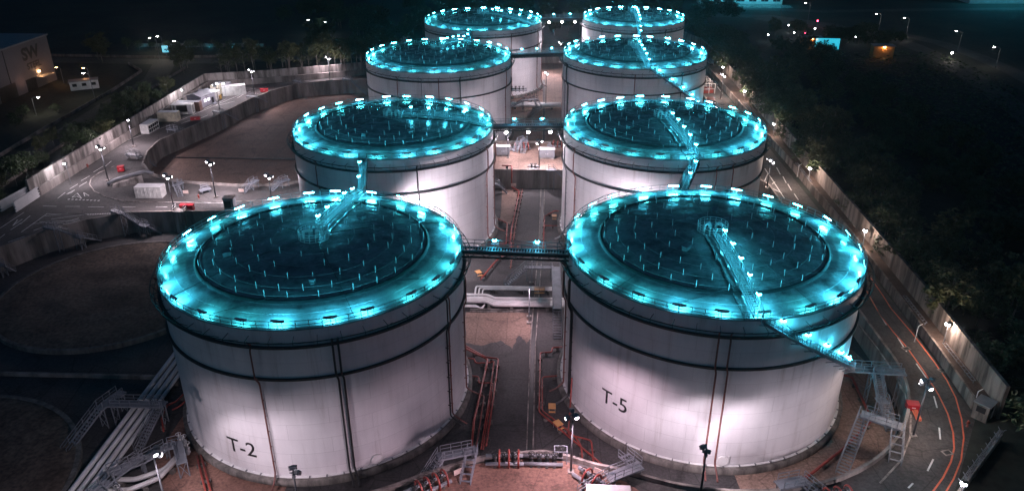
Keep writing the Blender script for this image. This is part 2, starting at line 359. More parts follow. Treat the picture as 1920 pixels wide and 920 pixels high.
# asphalt platform of the site (roads), with the two bunds cut out
bm = bmesh.new()
SITE = [(-124,147),(-119,158),(-117.5,190),(-117,268),(-98,273.5),(-66,286.5),(-58,300),(-55,345),(62,345),(63.4,240),(63.6,92.5),(52,75),(44,66),(34,58),(-52,44.5),(-140,44.5),(-140,147)]
bmesh.ops.triangle_fill(bm, edges=loop(SITE, ZR+.006)+loop([(x, y) for x, y in PIT_A], ZR+.006)+loop(PIT_B, ZR+.006), use_beauty=True)
me = bpy.data.meshes.new('road'); bm.to_mesh(me); bm.free(); me.materials.append(MT['asph'])
struct(link('road', me), 'asphalt perimeter road and cross road of the tank farm')
# pads and patches inside the bunds
def blob(pts, z, m, name, label, jitter=.5, sub=5):
    out = []; n = len(pts)
    for i in range(n):
        a, b = Vector(pts[i][:2]), Vector(pts[(i+1) % n][:2])
        for k in range(sub):
            p = a.lerp(b, k/sub); out.append((p.x+random.uniform(-jitter, jitter), p.y+random.uniform(-jitter, jitter)))
    return sheet(name, out, z, m, label)
blob([(-13.2,124.4),(-1.3,124.4),(-1.1,119),(-1.6,114.2),(-3.2,116.8),(-4.2,112.4),(-6.5,115),(-9.4,113),(-12.6,114)], .008, MT['pinkfloor'], 'paving', 'pinkish concrete patch with a ragged wet edge', .25, 4)
sheet('paving', arc(T['R1'],29.9,-86,18,24)+arc(T['R1'],22.3,18,-86,24), .006, MT['pinkfloor'], 'brownish concrete apron beside the front right tank')
sheet('paving', arc(T['L1'],30.0,-122,-92,10)+arc(T['L1'],22.3,-92,-160,14)+[(-53.5,83)], .006, MT['clay'], 'reddish apron at the foot of the front left tank')
sheet('paving', [(-9.4,186),(-5.6,186),(-4.8,181),(-5.4,171),(-6.6,164),(-9,166)], .006, MT['pinkfloor'], 'pale concrete patch under the cross wall')
sheet('paving', [(-38,46)]+[(-14.6,74.4),(-9.4,77.8),(-5.2,79.3),(1.1,80.0),(4,79.3),(8,77.6),(11.5,75.8),(30,58)], ZR+.012, MT['clay'], 'reddish paving in front of the valve manifold')
sheet('paving', [(-18,210.5),(50,210.5),(50,187.5),(-11.5,187.5),(-20,198)], ZR+.012, MT['pinkfloor'], 'pale cross road between the tank rows')
# drain channel down the middle
def strip_mesh(mb, pts, w, z):
    n = len(pts); P = [Vector((p[0], p[1])) for p in pts]; nor = []
    for i in range(n):
        d = P[min(i+1, n-1)]-P[max(i-1, 0)]; d.normalize(); nor.append(Vector((-d.y, d.x)))
    vs = []
    for p, q in zip(P, nor): vs += [(*(p+q*w/2), z), (*(p-q*w/2), z)]
    return mb.add(vs, [(2*i, 2*i+1, 2*i+3, 2*i+2) for i in range(n-1)])
def drain(pts, w=.9):
    t = MB()
    P = [Vector(p) for p in pts]
    for s in (-1, 1):
        for a, b in zip(P, P[1:]):
            d = (b-a).normalized(); q = Vector((-d.y, d.x))*s*w/2
            t.beam((*(a+q), .09), (*(b+q), .09), .16, .18)
    struct(t.build('drain_channel', MT['conc2']), 'straight open drain channel in the bund floor')
    struct(strip_mesh(MB(), pts, w-.2, .012).build('drain_bed', MT['black']), 'dark bed of the drain channel')
drain([(1.0,185.8),(.6,155),(-.3,126),(-.7,113),(-.8,86)])
drain([(1.4,300),(1.3,211)], .7)
drain([(-12.6,124.9),(-2.6,124.9)], .8)
m_ = MB(); m_.beam((-122,102.1,.3),(-59.8,101.8,.3),.5,.6); wbuild(m_, 'dividing_wall', MT['conc'], 'long low concrete dividing wall across the dark left bund', 'wall')
m_ = MB(); m_.beam((-104,207,.12),(-54,206.2,.12),.5,.24); wbuild(m_, 'kerb', MT['dark'], 'dark kerb line across the empty pinkish bund floor', 'kerb')

def offset(pts, d, closed):
    n = len(pts); out = []
    for i in range(n):
        a = Vector(pts[i-1] if (closed or i) else pts[i]); b = Vector(pts[i]); c = Vector(pts[(i+1) % n] if (closed or i < n-1) else pts[i])
        t1, t2 = (b-a), (c-b)
        if t1.length < 1e-6: t1 = t2
        if t2.length < 1e-6: t2 = t1
        t1.normalize(); t2.normalize()
        n1, n2 = Vector((-t1.y, t1.x)), Vector((-t2.y, t2.x)); m = n1+n2
        m = n1 if m.length < .2 else m.normalized()
        out.append(b+m*d/max(m.dot(n1), .5))
    return out
def wall(name, pts, t, z0, z1, m, label, closed=False, cat='wall', parent=None):
    a, b = offset(pts, t/2, closed), offset(pts, -t/2, closed); n = len(pts); mb = MB()
    vs = []
    for p, q in zip(a, b): vs += [(p.x,p.y,z0),(q.x,q.y,z0),(q.x,q.y,z1),(p.x,p.y,z1)]
    fs = []
    for i in range(n if closed else n-1):
        x, y = 4*i, 4*((i+1) % n)
        for j in range(4): fs.append((x+j, y+j, y+(j+1) % 4, x+(j+1) % 4))
    if not closed: fs += [(0,1,2,3), (4*n-1,4*n-2,4*n-3,4*n-4)]
    mb.add(vs, fs)
    if parent: return mb.build(name, m, parent)
    return wbuild(mb, name, m, label, cat)
def resample(pts, step, closed):
    out = []; n = len(pts)
    for i in range(n if closed else n-1):
        a, b = Vector(pts[i]), Vector(pts[(i+1) % n]); k = max(1, int((b-a).length/step))
        out += [tuple(a.lerp(b, j/k)) for j in range(k)]
    if not closed: out.append(pts[-1])
    return out
wall('bund_wall', PIT_A, .42, -.05, 5.15, MT['conc'], 'stained concrete retaining wall around the front bund with the T-2 and T-5 tanks', True)
wall('bund_wall', PIT_B, .42, -.05, 5.15, MT['conc'], 'stained concrete retaining wall around the rear bund with the empty pink floor', True)
# outer walls
wall('boundary_wall', [(-118.6,167),(-118.2,190),(-118,222),(-117.7,268.5),(-98,274.3),(-66,287.3),(-59.5,300),(-57,346)], .6, ZR-.1, 6.6, MT['conc'], 'lower tier of the weathered concrete boundary wall beside the left road')
wall('boundary_wall', [(-120.2,166),(-119.9,190),(-119.6,222),(-119.2,270.2),(-98.4,276),(-66.8,289),(-61.4,301),(-58.8,346)], .5, ZR-.1, 8.9, MT['conc2'], 'taller pale upper tier of the boundary wall beside the left road')
wall('roadside_wall', [(62.3,344),(64.3,240),(65.0,186),(65.0,148),(64.0,124),(63.3,105),(62.5,92)], .35, ZR-.1, 6.45, MT['wallr'], 'low dark concrete wall along the outer edge of the right road')
RW = [(61,349),(66.5,330),(68.2,292),(67.6,215),(66.9,158),(66.6,133),(66.2,117),(65.4,100),(65.0,90)]
wall('boundary_wall', RW, .5, ZR-.1, 10.1, MT['wallr'], 'tall streaked concrete boundary wall below the forest on the right')
t_ = MB(); a_ = [(62.5,344),(64.5,240),(65.2,186),(65.2,148),(64.2,124),(63.5,105),(62.7,92)]; b_ = [(65.6,330),(67.9,292),(67.4,215),(66.7,158),(66.4,133),(66.0,117),(65.2,100),(64.7,91)]
poly = a_+b_[::-1]
sheet('terrace', poly, 6.3, MT['terr'], 'narrow brown terrace strip between the two right walls')
wall('end_wall', [(62.6,85.2),(52.2,74.6),(44,66)], .35, ZR-.1, 5.6, MT['conc2'], 'low pale wall carrying a wire fence at the lower right road end')

# ------------------------------------------------------------------ painted markings
def mark(pxs, w, z=ZR, m='line', dash=None):
    P = [at(x, y, z) for x, y in pxs]
    strip_mesh(MARKS[m], [(p.x, p.y) for p in P], w, z+.016)
MARKS = {'line': MB(), 'orange': MB()}
for a in [[(1646,583),(1662,609)],[(1683,632),(1700,659)],[(1718,681),(1737,708)],[(1751,742),(1757,764)],[(1761,801),(1763,823)],[(1750,860),(1739,882)],[(1703,914),(1712,905)],
          [(1456,314),(1463,327)],[(1468,331),(1474,343)],[(1477,345),(1484,357)],[(1489,363),(1497,375)],[(1448,298),(1453,307)],
          [(1345,163),(1355,176)],[(1340,152),(1346,160)],[(1338,147),(1340,150)]]: mark(a, .22)
mark([(1434,316),(1471,372)], .2); mark([(1440,325),(1431,345)], .2); mark([(1431,345),(1466,362)], .2); mark([(1448,345),(1453,341)], .25)
mark([(1595,490),(1622,540),(1650,590),(1675,622),(1700,650),(1732,695),(1760,740),(1777,775),(1787,810),(1789,840),(1783,865),(1768,895),(1748,922)], .22, m='orange')
mark([(1632,520),(1655,553),(1670,577),(1711,625),(1751,677),(1775,712),(1792,745),(1803,785),(1807,820),(1802,862),(1788,897),(1772,924)], .2, m='orange')
for a in [[(175,323),(193,312)],[(196,313),(209,302)],[(152,339),(168,330)],[(131,354),(146,345)],[(148,350),(163,341)],[(108,372),(122,361)],
          [(38,420),(57,404)],[(20,431),(39,418)],[(0,428),(45,398)],[(40,435),(89,400)],[(0,446),(9,439)],[(15,454),(46,443)],
          [(63,432),(85,424)],[(74,416),(150,413)],[(62,419),(120,417)],[(84,405),(128,400)],[(90,401),(160,401)],[(123,416),(148,409)],[(118,420),(150,414)],[(96,411),(158,402)],
          [(80,386),(106,387)],[(122,387),(150,387)],[(165,388),(195,388)],[(230,388),(254,388)],[(292,388),(314,388)],[(415,387),(430,387)],
          [(105,401),(165,401)],[(256,379),(420,380)],[(168,410),(205,405)],
          [(236,264),(310,238)],[(310,238),(452,177)],[(340,232),(356,226)],[(376,222),(390,216)],[(400,200),(440,190)],[(452,180),(462,172)],
          [(456,178),(470,171)],[(402,196),(424,186)],[(440,165),(480,166)],[(395,190),(416,180)],[(388,196),(405,188)],[(383,204),(398,197)],
          [(452,170),(500,163)],[(445,184),(452,180)]]: mark(a, .16)
for i in range(9): mark([(127+i*7, 374-.2*i+.5*i), (131+i*7, 373+.3*i)], .45)
for i in range(10): mark([(164+i*4.5, 402-.2*i), (167+i*4.5, 402-.2*i)], .45)
for tri in ([(24,423),(33,412),(42,411),(24,423)], [(125,364),(134,361),(140,356),(125,364)], [(157,361),(159,368),(167,367),(157,361)],
            [(135,370),(145,362),(153,372),(145,368),(135,370)]): mark(tri, .2)
for k, lab in (('line', 'white lane lines, arrows and hatching painted on the roads'), ('orange', 'pair of orange lines along the edge of the right road')):
    struct(MARKS[k].build('road_marking', MT[k]), lab)

# ------------------------------------------------------------------ storage tanks
CACHE = {}
def cached(key, fn):
    if key not in CACHE: CACHE[key] = fn()
    return CACHE[key]
RT_Z, APEX = 24.1, 26.2
def roof_z(r, R): return RT_Z + (APEX-RT_Z)*(1-(r/R)**2) + (0.16 if r < .765*R else 0)
def pol(r, a, z): return (r*math.cos(a), r*math.sin(a), z)
def rail_run(mb, pts, h=1.1, t=.07, step=1.6, mid=1, post=True):
    pts = [Vector(p) for p in pts]
    for a, b in zip(pts, pts[1:]):
        for k in range(mid+1):
            z = Vector((0,0,h*(mid+1-k)/(mid+1))); mb.beam(a+z, b+z, t)
        if post:
            n = max(1, round((b-a).length/step))
            for i in range(n+1):
                p = a.lerp(b, i/n); mb.beam(p, p+Vector((0,0,h)), t)
    return mb
def flood_mesh():                                      # rim flood: box on a bracket; looks along -x locally and down
    h = MB(); h.beam((0,0,-.75),(0,0,.1),.1); h.beam((0,-.55,.1),(0,.55,.1),.08)
    th = R_(41); c, s = math.cos(th), math.sin(th)
    # housing tilted so the glass faces inward and downward
    def rotp(x, y, z): return (x*c-z*s-.12, y, x*s+z*c+.25)
    pts = [rotp(x, y, z) for x in (-.06,.06) for y, z in ((-.86,-.155),(.86,-.155),(.86,.155),(-.86,.155))]
    h.hexa(pts)
    l = MB(); l.add([rotp(-.068, y, z) for y, z in ((-.84,-.145),(.84,-.145),(.84,.145),(-.84,.145))], [(0,1,2,3)])
    return h.mesh('floodlight', MT['post']), l.mesh('lamp_glass', MT['lens_c'])
def wlamp_mesh():
    h = MB(); h.beam((0,0,-1.0),(0,0,.1),.08); h.box((0,0,.2),(.5,.5,.22))
    l = MB(); l.box((0,0,.06),(.44,.44,.05)); l.box((0,-.26,.2),(.36,.02,.16)); l.box((0,.26,.2),(.36,.02,.16)); l.box((-.26,0,.2),(.02,.36,.16)); l.box((.26,0,.2),(.02,.36,.16))
    return h.mesh('walkway_lamp', MT['grey']), l.mesh('lamp_glass', MT['lens_k'])
def text_mesh(txt, size, off=0.0, ext=0.0):
    cu = bpy.data.curves.new('lettering', 'FONT'); cu.body = txt; cu.size = size; cu.offset = off; cu.extrude = ext
    cu.align_x = 'CENTER'; cu.resolution_u = 4
    o = bpy.data.objects.new('lettering', cu); COL.objects.link(o)
    dg = bpy.context.evaluated_depsgraph_get(); dg.update()
    me = bpy.data.meshes.new_from_object(o.evaluated_get(dg)); bpy.data.objects.remove(o); return me
def walkway(mb_deck, mb_rail, a, b, w=1.0, h=1.0, depth=.18):
    a, b = Vector(a), Vector(b); d = (b-a); dh = Vector((d.x, d.y, 0)).normalized(); n = Vector((-dh.y, dh.x, 0))
    k = max(2, int((b-a).length/.42))
    for i in range(k):
        p = a.lerp(b, (i+.5)/k); mb_deck.beam(p-n*w/2, p+n*w/2, .16, .05)
    for s in (-1, 1):
        mb_deck.beam(a+n*s*w/2-Vector((0,0,depth/2)), b+n*s*w/2-Vector((0,0,depth/2)), .1, depth+.1)
        rail_run(mb_rail[(s+1)//2], [a+n*s*w/2, b+n*s*w/2], h, .07, 1.7)
def spiral(R, a0, z0, a1, z1, n=44):
    d, r = MB(), (MB(), MB()); w = 1.0; rc = R+.75
    P = [(rc, a0+(a1-a0)*i/n, z0+(z1-z0)*i/n) for i in range(n+1)]
    for i in range(n):
        (r0, aa, za), (_, ab, zb) = P[i], P[i+1]
        for s in (-.5, .5): d.beam(pol(r0+s*w, aa, za), pol(r0+s*w, ab, zb), .09, .36)
        for k in range(3):
            f = (k+.5)/3; am = aa+(ab-aa)*f; zm = za+(zb-za)*f
            d.beam(pol(r0-w/2, am, zm), pol(r0+w/2, am, zm), .26, .06)
        for s in (-.5, .5):
            for hh in (.55, 1.1): r[s > 0].beam(pol(r0+s*w, aa, za+hh), pol(r0+s*w, ab, zb+hh), .07)
            r[s > 0].beam(pol(r0+s*w, aa, za), pol(r0+s*w, aa, za+1.1), .07)
        if i % 4 == 0: d.beam(pol(R, aa, za-1.0), pol(R+1.3, aa, za-.2), .12); d.beam(pol(R, aa, za-.3), pol(R+1.35, aa, za-.25), .12)
    return d, r
FL, FG = flood_mesh(); FGD = FG.copy(); FGD.materials[0] = MT['lens_d']; WL, WG = wlamp_mesh()
POSTM = MB().beam((0,0,-.2),(0,0,1.0),.075).mesh('sprinkler_post', MT['post'])
def make_tank(key, label, R=21.4, radial=None, stair=None, risers=(), number=None, nlamps=24, lamp0=4.0, skip=()):
    rv = random.Random(key); cx, cy = T[key]; t = thing('storage_tank', label, 'storage tank', (cx, cy, 0), 0, 'storage tanks of the tank farm')
    def part(name, fn, m, smooth=False, parent=t):
        return link(name, cached((name, R), lambda: fn().mesh(name, m, smooth)), parent)
    part('foundation', lambda: MB().lathe([(R+.9,-.02),(R+.9,.78),(R+.1,.9),(R-.6,.9)], 144), MT['base'], True)
    part('base_flange', lambda: MB().lathe([(R-.1,.93),(R+.32,.93),(R+.32,1.0),(R-.1,1.03)], 144), MT['white'])
    part('shell', lambda: MB().lathe([(R,.9),(R,RT_Z)], 192), MT['shell'], True)
    def roof():
        p = []
        for r in [R+.12, R-.6, R*.9, R*.84, R*.79, R*.772]: p.append((r, roof_z(r, R)))
        for r in [R*.758, R*.7, R*.6, R*.5, R*.4, R*.3, R*.2, R*.1, .01]: p.append((r, roof_z(r, R)))
        p = [(R+.12, RT_Z-.12)]+p
        return MB().lathe(p, 192)
    part('roof', roof, MT['roof'], True)
    part('roof_shade_ring', lambda: MB().lathe([(R*.752, roof_z(R*.752,R)+.02),(R*.757, roof_z(R*.75,R)+.08),(R*.767, roof_z(R*.75,R)+.06),(R*.776, roof_z(R*.776,R)+.015)], 144), MT['dark'], True)  # black ring: shade along the dome's raised edge put into the colour
    def girder(z, w, h):
        return MB().lathe([(R-.02,z),(R+w,z),(R+w,z-h),(R-.02,z-h)], 144)
    part('wind_girder', lambda: girder(21.75, .5, .22), MT['dark'])
    o = link('wind_girder', cached(('wg2', R), lambda: girder(17.0, .34, .3).mesh('wind_girder', MT['dark'])), t)
    def drench():
        b = MB()
        for z, r in ((22.9, R+1.25), (22.1, R+.9)): b.tube([pol(r, 2*PI*i/120, z) for i in range(120)], .075, 5, True)
        for i in range(48):
            a = 2*PI*i/48; b.beam(pol(R, a, 23.1), pol(R+1.3, a, 22.9), .06); b.beam(pol(R, a+.06, 22.2), pol(R+1.25, a, 22.9), .05); b.beam(pol(R+.5, a, 21.75), pol(R+1.25, a, 22.85), .05)
        return b
    part('drench_ring', drench, MT['dark'])
    def rail():
        b = MB(); n = 84; r = R-.02
        for i in range(n):
            a, c = 2*PI*i/n, 2*PI*(i+1)/n
            b.beam(pol(r, a, RT_Z), pol(r, a, RT_Z+1.15), .07)
            for z in (.6, 1.15): b.beam(pol(r, a, RT_Z+z), pol(r, c, RT_Z+z), .065)
            b.beam(pol(r, a, RT_Z+.16), pol(r, c, RT_Z+.16), .03, .14)
        return b
    part('roof_rail', rail, MT['rail'])
    def kerbangle():
        b = MB(); n = 160
        for i in range(n):
            a = 2*PI*i/n; b.beam(pol(R+.1, a, RT_Z-.5), pol(R+.1, a, RT_Z-.02), .05)
        return b
    # lamps round the rim
    for i in range(nlamps):
        a = R_(lamp0+rv.uniform(-1.6,1.6))+2*PI*i/nlamps
        f = link('floodlight', FL, t, pol(R-.25, a, RT_Z+.78+rv.uniform(-.06,.06)), a+rv.uniform(-.13,.13)); link('lamp_glass', FGD if rv.random() < .3 else FG, f)
    # sprinkler posts and rings
    cnt = 0
    for ri, (fr, n) in enumerate(((.27,10),(.41,16),(.535,22),(.65,26),(.735,26))):
        r = fr*R; ph = ri*.37+cx*.01
        for i in range(n):
            a = ph+2*PI*i/n
            if radial is not None and abs((math.degrees(a)-radial+180) % 360-180)*r*PI/180 < 1.3: continue
            if rv.random() < .08: continue
            o = link('sprinkler_post', POSTM, t, pol(r+rv.uniform(-.25,.25), a+rv.uniform(-.03,.03), roof_z(r, R)-rv.uniform(0,.18)), 0); cnt += 1
        part_ring = cached(('ring', ri, R), lambda: MB().tube([pol(r, 2*PI*k/96, roof_z(r, R)+.3) for k in range(96)], .022, 4, True).mesh('sprinkler_ring', MT['rail']))
        link('sprinkler_ring', part_ring, t)
    ringo = cached(('ring', 9, R), lambda: MB().tube([pol(R*.9, 2*PI*k/96, roof_z(R*.9, R)+.5) for k in range(96)], .03, 4, True).mesh('sprinkler_ring', MT['rail']))
    link('sprinkler_ring', ringo, t)
    def conduits():
        b = MB()
        for a in (.5, 1.6, 2.6, 3.9, 5.2):
            b.tube([pol(2.4+(R-2.6)*k/10, a, roof_z(2.4+(R-2.6)*k/10, R)+.22) for k in range(11)], .045, 4)
        for a in (1.1, 4.3):
            p0, p1 = Vector(pol(R*.95, a, 0)), Vector(pol(R*.9, a+1.5, 0))
            b.tube([(lambda q: (q.x, q.y, roof_z(math.hypot(q.x, q.y), R)+.25))(p0.lerp(p1, k/12)) for k in range(13)], .04, 4)
        return b
    part('roof_conduit', conduits, MT['dark'])
    # crown platform with its railing and goosenecks
    hr = 2.15
    def hub():
        b = MB(); z0 = APEX+.2
        for k in range(4): b.tube([pol(hr, 2*PI*i/32, z0+.1+k*.38) for i in range(32)], .05, 4, True)
        for i in range(16): b.beam(pol(hr, 2*PI*i/16, z0-.3), pol(hr, 2*PI*i/16, z0+1.24), .08)
        return b
    part('crown_rail', hub, MT['post'])
    part('crown_plate', lambda: MB().lathe([(hr+.15,APEX-.1),(hr+.15,APEX+.18),(.01,APEX+.2)], 32), MT['galv'])
    goose = cached('goose', lambda: MB().tube([(-.5,0,0)]+[(-.5*math.cos(PI*i/10),0,.7+.55*math.sin(PI*i/10)) for i in range(11)]+[(.5,0,.45)], .24, 10).mesh('vent_pipe', MT['post'], True))
    for gx, gy, rz in ((-.9,-.3,.5), (.9,-.2,-.4)): link('vent_pipe', goose, t, (gx, gy, APEX+.2), rz)
    part('gauge_hatch', lambda: MB().cyl((0,1.0,APEX+.2), .35, .9, 12), MT['galv'])
    for k in range(4):
        hr_, ha = rv.uniform(.3,.68)*R, rv.uniform(0, 6.28)
        if radial is not None and abs((math.degrees(ha)-radial+180) % 360-180) < 16: continue
        hb = MB()
        if k % 2: hb.cyl((0,0,-.2), .42, .75, 12); hb.cyl((0,0,.55), .52, .08, 12)
        else: hb.box((0,0,.15),(1.1,.8,.7)); hb.box((0,0,.53),(1.25,.95,.07))
        hb.build('roof_hatch', MT['grey'], t, loc=pol(hr_, ha, roof_z(hr_, R)), rz=ha)
    # radial walkway
    if radial is not None:
        a = R_(radial); d, r = MB(), (MB(), MB()); n = 6
        rr = [hr+.1+(R-hr-.1)*i/n for i in range(n+1)]
        for i in range(n): walkway(d, r, pol(rr[i], a, roof_z(rr[i], R)+.55), pol(rr[i+1], a, roof_z(rr[i+1], R)+.55), 1.15)
        for i in range(n+1):
            for s in (-.5, .5):
                q = Vector(pol(rr[i], a, 0))+Vector((-math.sin(a), math.cos(a), 0))*s; z = roof_z(rr[i], R)
                d.beam((q.x, q.y, z-.05), (q.x, q.y, z+.5), .1)
        w = d.build('roof_walkway', MT['rail'], t); [q_.build('handrail', MT['rail'], w) for q_ in r]
        for i in range(5):
            rad = hr+1.6+(R-hr-4)*i/4; q = Vector(pol(rad, a, roof_z(rad, R)+1.75))+Vector((-math.sin(a), math.cos(a), 0))*.62
            f = link('walkway_lamp', WL, t, q, a); link('lamp_glass', WG, f)
        c = MB(); c.tube([Vector(pol(hr+(R-hr)*k/12, a, roof_z(hr+(R-hr)*k/12, R)+.12))+Vector((-math.sin(a), math.cos(a), 0))*-(1.7+.12*math.sin(k*2.1)) for k in range(13)], .1, 5)
        c.build('hose_line', MT['dark'], t)
    if stair:
        a0, a1, z1 = stair; d, r = spiral(R, R_(a0), RT_Z+.2, R_(a1), z1)
        s = d.build('spiral_stair', MT['galv'], t); [q_.build('handrail', MT['galv'], s) for q_ in r]
        for i in range(6):
            f_ = (i+.7)/6.4; aa = R_(a0+(a1-a0)*f_); zz = RT_Z+.2+(z1-RT_Z-.2)*f_
            f = link('walkway_lamp', WL, t, pol(R+.3, aa, zz+1.5), aa); link('lamp_glass', WG, f); lamp('POINT', 'lamp', f, (.9, .3, -.4), 330, CYAN, radius=.25)
    for ra, rr_, m in risers:
        b = MB(); a = R_(ra); rad = R+.32
        b.pipe([pol(R+1.2, a, 22.9), pol(rad, a, 22.0), pol(R+.75, a, 21.4), pol(R+.75, a, 17.3), pol(rad, a+.012, 16.3), pol(rad, a+.012, 1.6), pol(R+1.6, a+.02, .7), pol(R+2.6, a+.02, .35)], rr_, 6, .4)
        for z in (3.5, 6, 8.5, 11, 13.5): b.beam(pol(R-.02, a+.012, z), pol(R+.5, a+.012, z), .1, .08)
        b.build('riser_pipe', MT[m], t)
    if number:
        txt, ang, z, size = number
        me = text_mesh(txt, size, .012); bm = bmesh.new(); bm.from_mesh(me)
        for _ in range(2): bmesh.ops.subdivide_edges(bm, edges=[e for e in bm.edges if e.calc_length() > .3], cuts=1)
        for v in bm.verts:
            x, y = v.co.x, v.co.y; a = R_(ang)+x/R; v.co = pol(R+.035, a, z+y)
        bm.to_mesh(me); bm.free(); me.materials.clear(); me.materials.append(MT['ink']); me.name = 'tank_number'
        link('tank_number', me, t)
    # manhole at the foot
    mh = MB(); a = R_({'L1': 300, 'R1': 269.5}.get(key, 250))
    ax = Vector(pol(1, a, 0)); tg = Vector((-ax.y, ax.x, 0)); up = Vector((0,0,1)); cc = Vector(pol(R, a, 2.0))
    for r0, d0, d1 in ((.62, -.05, .35), (.78, .35, .45)):
        n = 20; vs = []
        for dd in (d0, d1): vs += [cc+ax*dd+(tg*math.cos(2*PI*i/n)+up*math.sin(2*PI*i/n))*r0 for i in range(n)]
        mh.add(vs, [(i, (i+1) % n, n+(i+1) % n, n+i) for i in range(n)]+[tuple(range(n, 2*n))])
    mh.beam(cc+ax*.5+tg*.75, cc+ax*.5+tg*.75+up*1.0, .08)
    mh.build('manhole_cover', MT['white'], t)
    bo = MB()
    for i in range(60):
        a = 2*PI*i/60; bo.box(pol(R+.22, a, 1.06), (.3,.16,.16), a)
    bo = cached(('bolts', R), lambda: bo.mesh('anchor_chairs', MT['grey'])); link('anchor_row', bo, t)
    return t
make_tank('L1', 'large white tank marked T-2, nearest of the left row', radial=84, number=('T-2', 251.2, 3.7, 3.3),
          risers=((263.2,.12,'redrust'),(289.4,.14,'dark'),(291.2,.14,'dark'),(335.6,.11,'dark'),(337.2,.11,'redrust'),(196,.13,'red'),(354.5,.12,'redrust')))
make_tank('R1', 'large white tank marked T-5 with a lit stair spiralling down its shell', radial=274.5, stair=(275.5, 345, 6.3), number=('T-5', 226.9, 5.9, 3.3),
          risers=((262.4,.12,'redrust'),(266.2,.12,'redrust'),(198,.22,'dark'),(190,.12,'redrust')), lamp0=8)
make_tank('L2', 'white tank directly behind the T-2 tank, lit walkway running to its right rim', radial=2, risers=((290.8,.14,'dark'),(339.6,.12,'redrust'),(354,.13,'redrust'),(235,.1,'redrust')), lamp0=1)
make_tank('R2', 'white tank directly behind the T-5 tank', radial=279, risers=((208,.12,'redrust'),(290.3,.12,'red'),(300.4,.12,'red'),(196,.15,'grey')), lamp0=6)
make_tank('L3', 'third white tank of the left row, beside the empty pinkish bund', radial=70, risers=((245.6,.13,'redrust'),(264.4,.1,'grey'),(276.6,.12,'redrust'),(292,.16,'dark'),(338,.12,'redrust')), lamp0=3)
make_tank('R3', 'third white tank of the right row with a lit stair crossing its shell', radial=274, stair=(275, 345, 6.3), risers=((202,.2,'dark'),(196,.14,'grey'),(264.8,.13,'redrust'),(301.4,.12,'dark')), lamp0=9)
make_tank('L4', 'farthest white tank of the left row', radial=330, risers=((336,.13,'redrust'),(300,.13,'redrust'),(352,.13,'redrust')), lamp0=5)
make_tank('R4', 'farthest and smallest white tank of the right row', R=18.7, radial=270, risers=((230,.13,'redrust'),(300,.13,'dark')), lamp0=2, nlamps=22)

# bridges between tank rims
def rim(k, deg, r=21.45, z=RT_Z): return Vector((T[k][0]+r*math.cos(R_(deg)), T[k][1]+r*math.sin(R_(deg)), z))
def bridge(a, b, label, lamps=0, w=1.3, white=0, dark=True):
    a, b = Vector(a), Vector(b); mid = (a+b)/2; mid.z = a.z; t = thing('footbridge', label, 'footbridge', mid, 0, 'footbridges between tank rims')
    d, r, g = MB(), (MB(), MB()), MB(); A, B = a-mid, b-mid
    walkway(d, r, A+Vector((0,0,.3)), B+Vector((0,0,.3)), w, 1.15)
    dh = (B-A).normalized(); n = Vector((-dh.y, dh.x, 0))
    for s in (-1, 1):
        for z in (-.75, .1): g.beam(A+n*s*w/2+Vector((0,0,z)), B+n*s*w/2+Vector((0,0,z)), .2, .24)
        k = max(4, int((B-A).length/1.2))
        for i in range(k):
            p, q = A.lerp(B, i/k), A.lerp(B, (i+1)/k); zz = (-.75, .1) if i % 2 else (.1, -.75)
            g.beam(p+n*s*w/2+Vector((0,0,zz[0])), q+n*s*w/2+Vector((0,0,zz[1])), .1)
    g.tube([A+Vector((0,0,-.35)), B+Vector((0,0,-.35))], .28, 8)
    d.build('deck', MT['galv'], t); [q_.build('handrail', MT['rail'], t) for q_ in r]; g.build('girder', MT['dark'], t)
    for i in range(lamps):
        f = link('walkway_lamp', WL, t, A.lerp(B, (i+.75)/(lamps+.5))+Vector((0,0,1.4))+n*.5, 0); link('lamp_glass', WG, f)
    for i in range(white):
        p = A.lerp(B, (i+.6)/(white+.2))+Vector((0,0,-1.0))
        f = MB().box((0,0,0),(.7,.4,.3)).build('floodlight', MT['grey'], t, loc=p)
        MB().ball((0,-.1,-.3),.36,10).build('lamp_glass', MT['lens_b'] if 'lens_b' in MT else MT['lens_w'], f)
        lamp('SPOT', 'lamp', f, (0,-.3,-.1), 5200, WHITE, (0,-.25,-1), 165, .3, .2)
    return t
MT['lens_b'] = emit_mat('bridge_lamp_glass', (1,.95,.98), 60)
bridge(rim('L1',3), rim('R1',190.5), 'dark truss footbridge joining the T-2 and T-5 tanks', 2)
bridge(rim('L2',1), rim('R2',180), 'footbridge with three white lamps under it, between the second pair of tanks', 2, white=3)
bridge(rim('L3',4.5), rim('R3',182), 'footbridge between the third pair of tanks', 3)
bridge(rim('L4',8), rim('R4',184,18.75), 'farthest cross footbridge, with white lamps', 2, white=3)
bridge(rim('L1',84), rim('L2',264), 'short footbridge from the back rim of the T-2 tank', 2)
bridge(rim('R2',279), rim('R1',92), 'short footbridge from the back rim of the T-5 tank', 2)
bridge(rim('R4',270,18.75), rim('R3',80), 'short footbridge between the two farthest tanks of the right row', 2)
bridge(rim('L3',70), rim('L4',262), 'short footbridge between the two farthest tanks of the left row', 2)
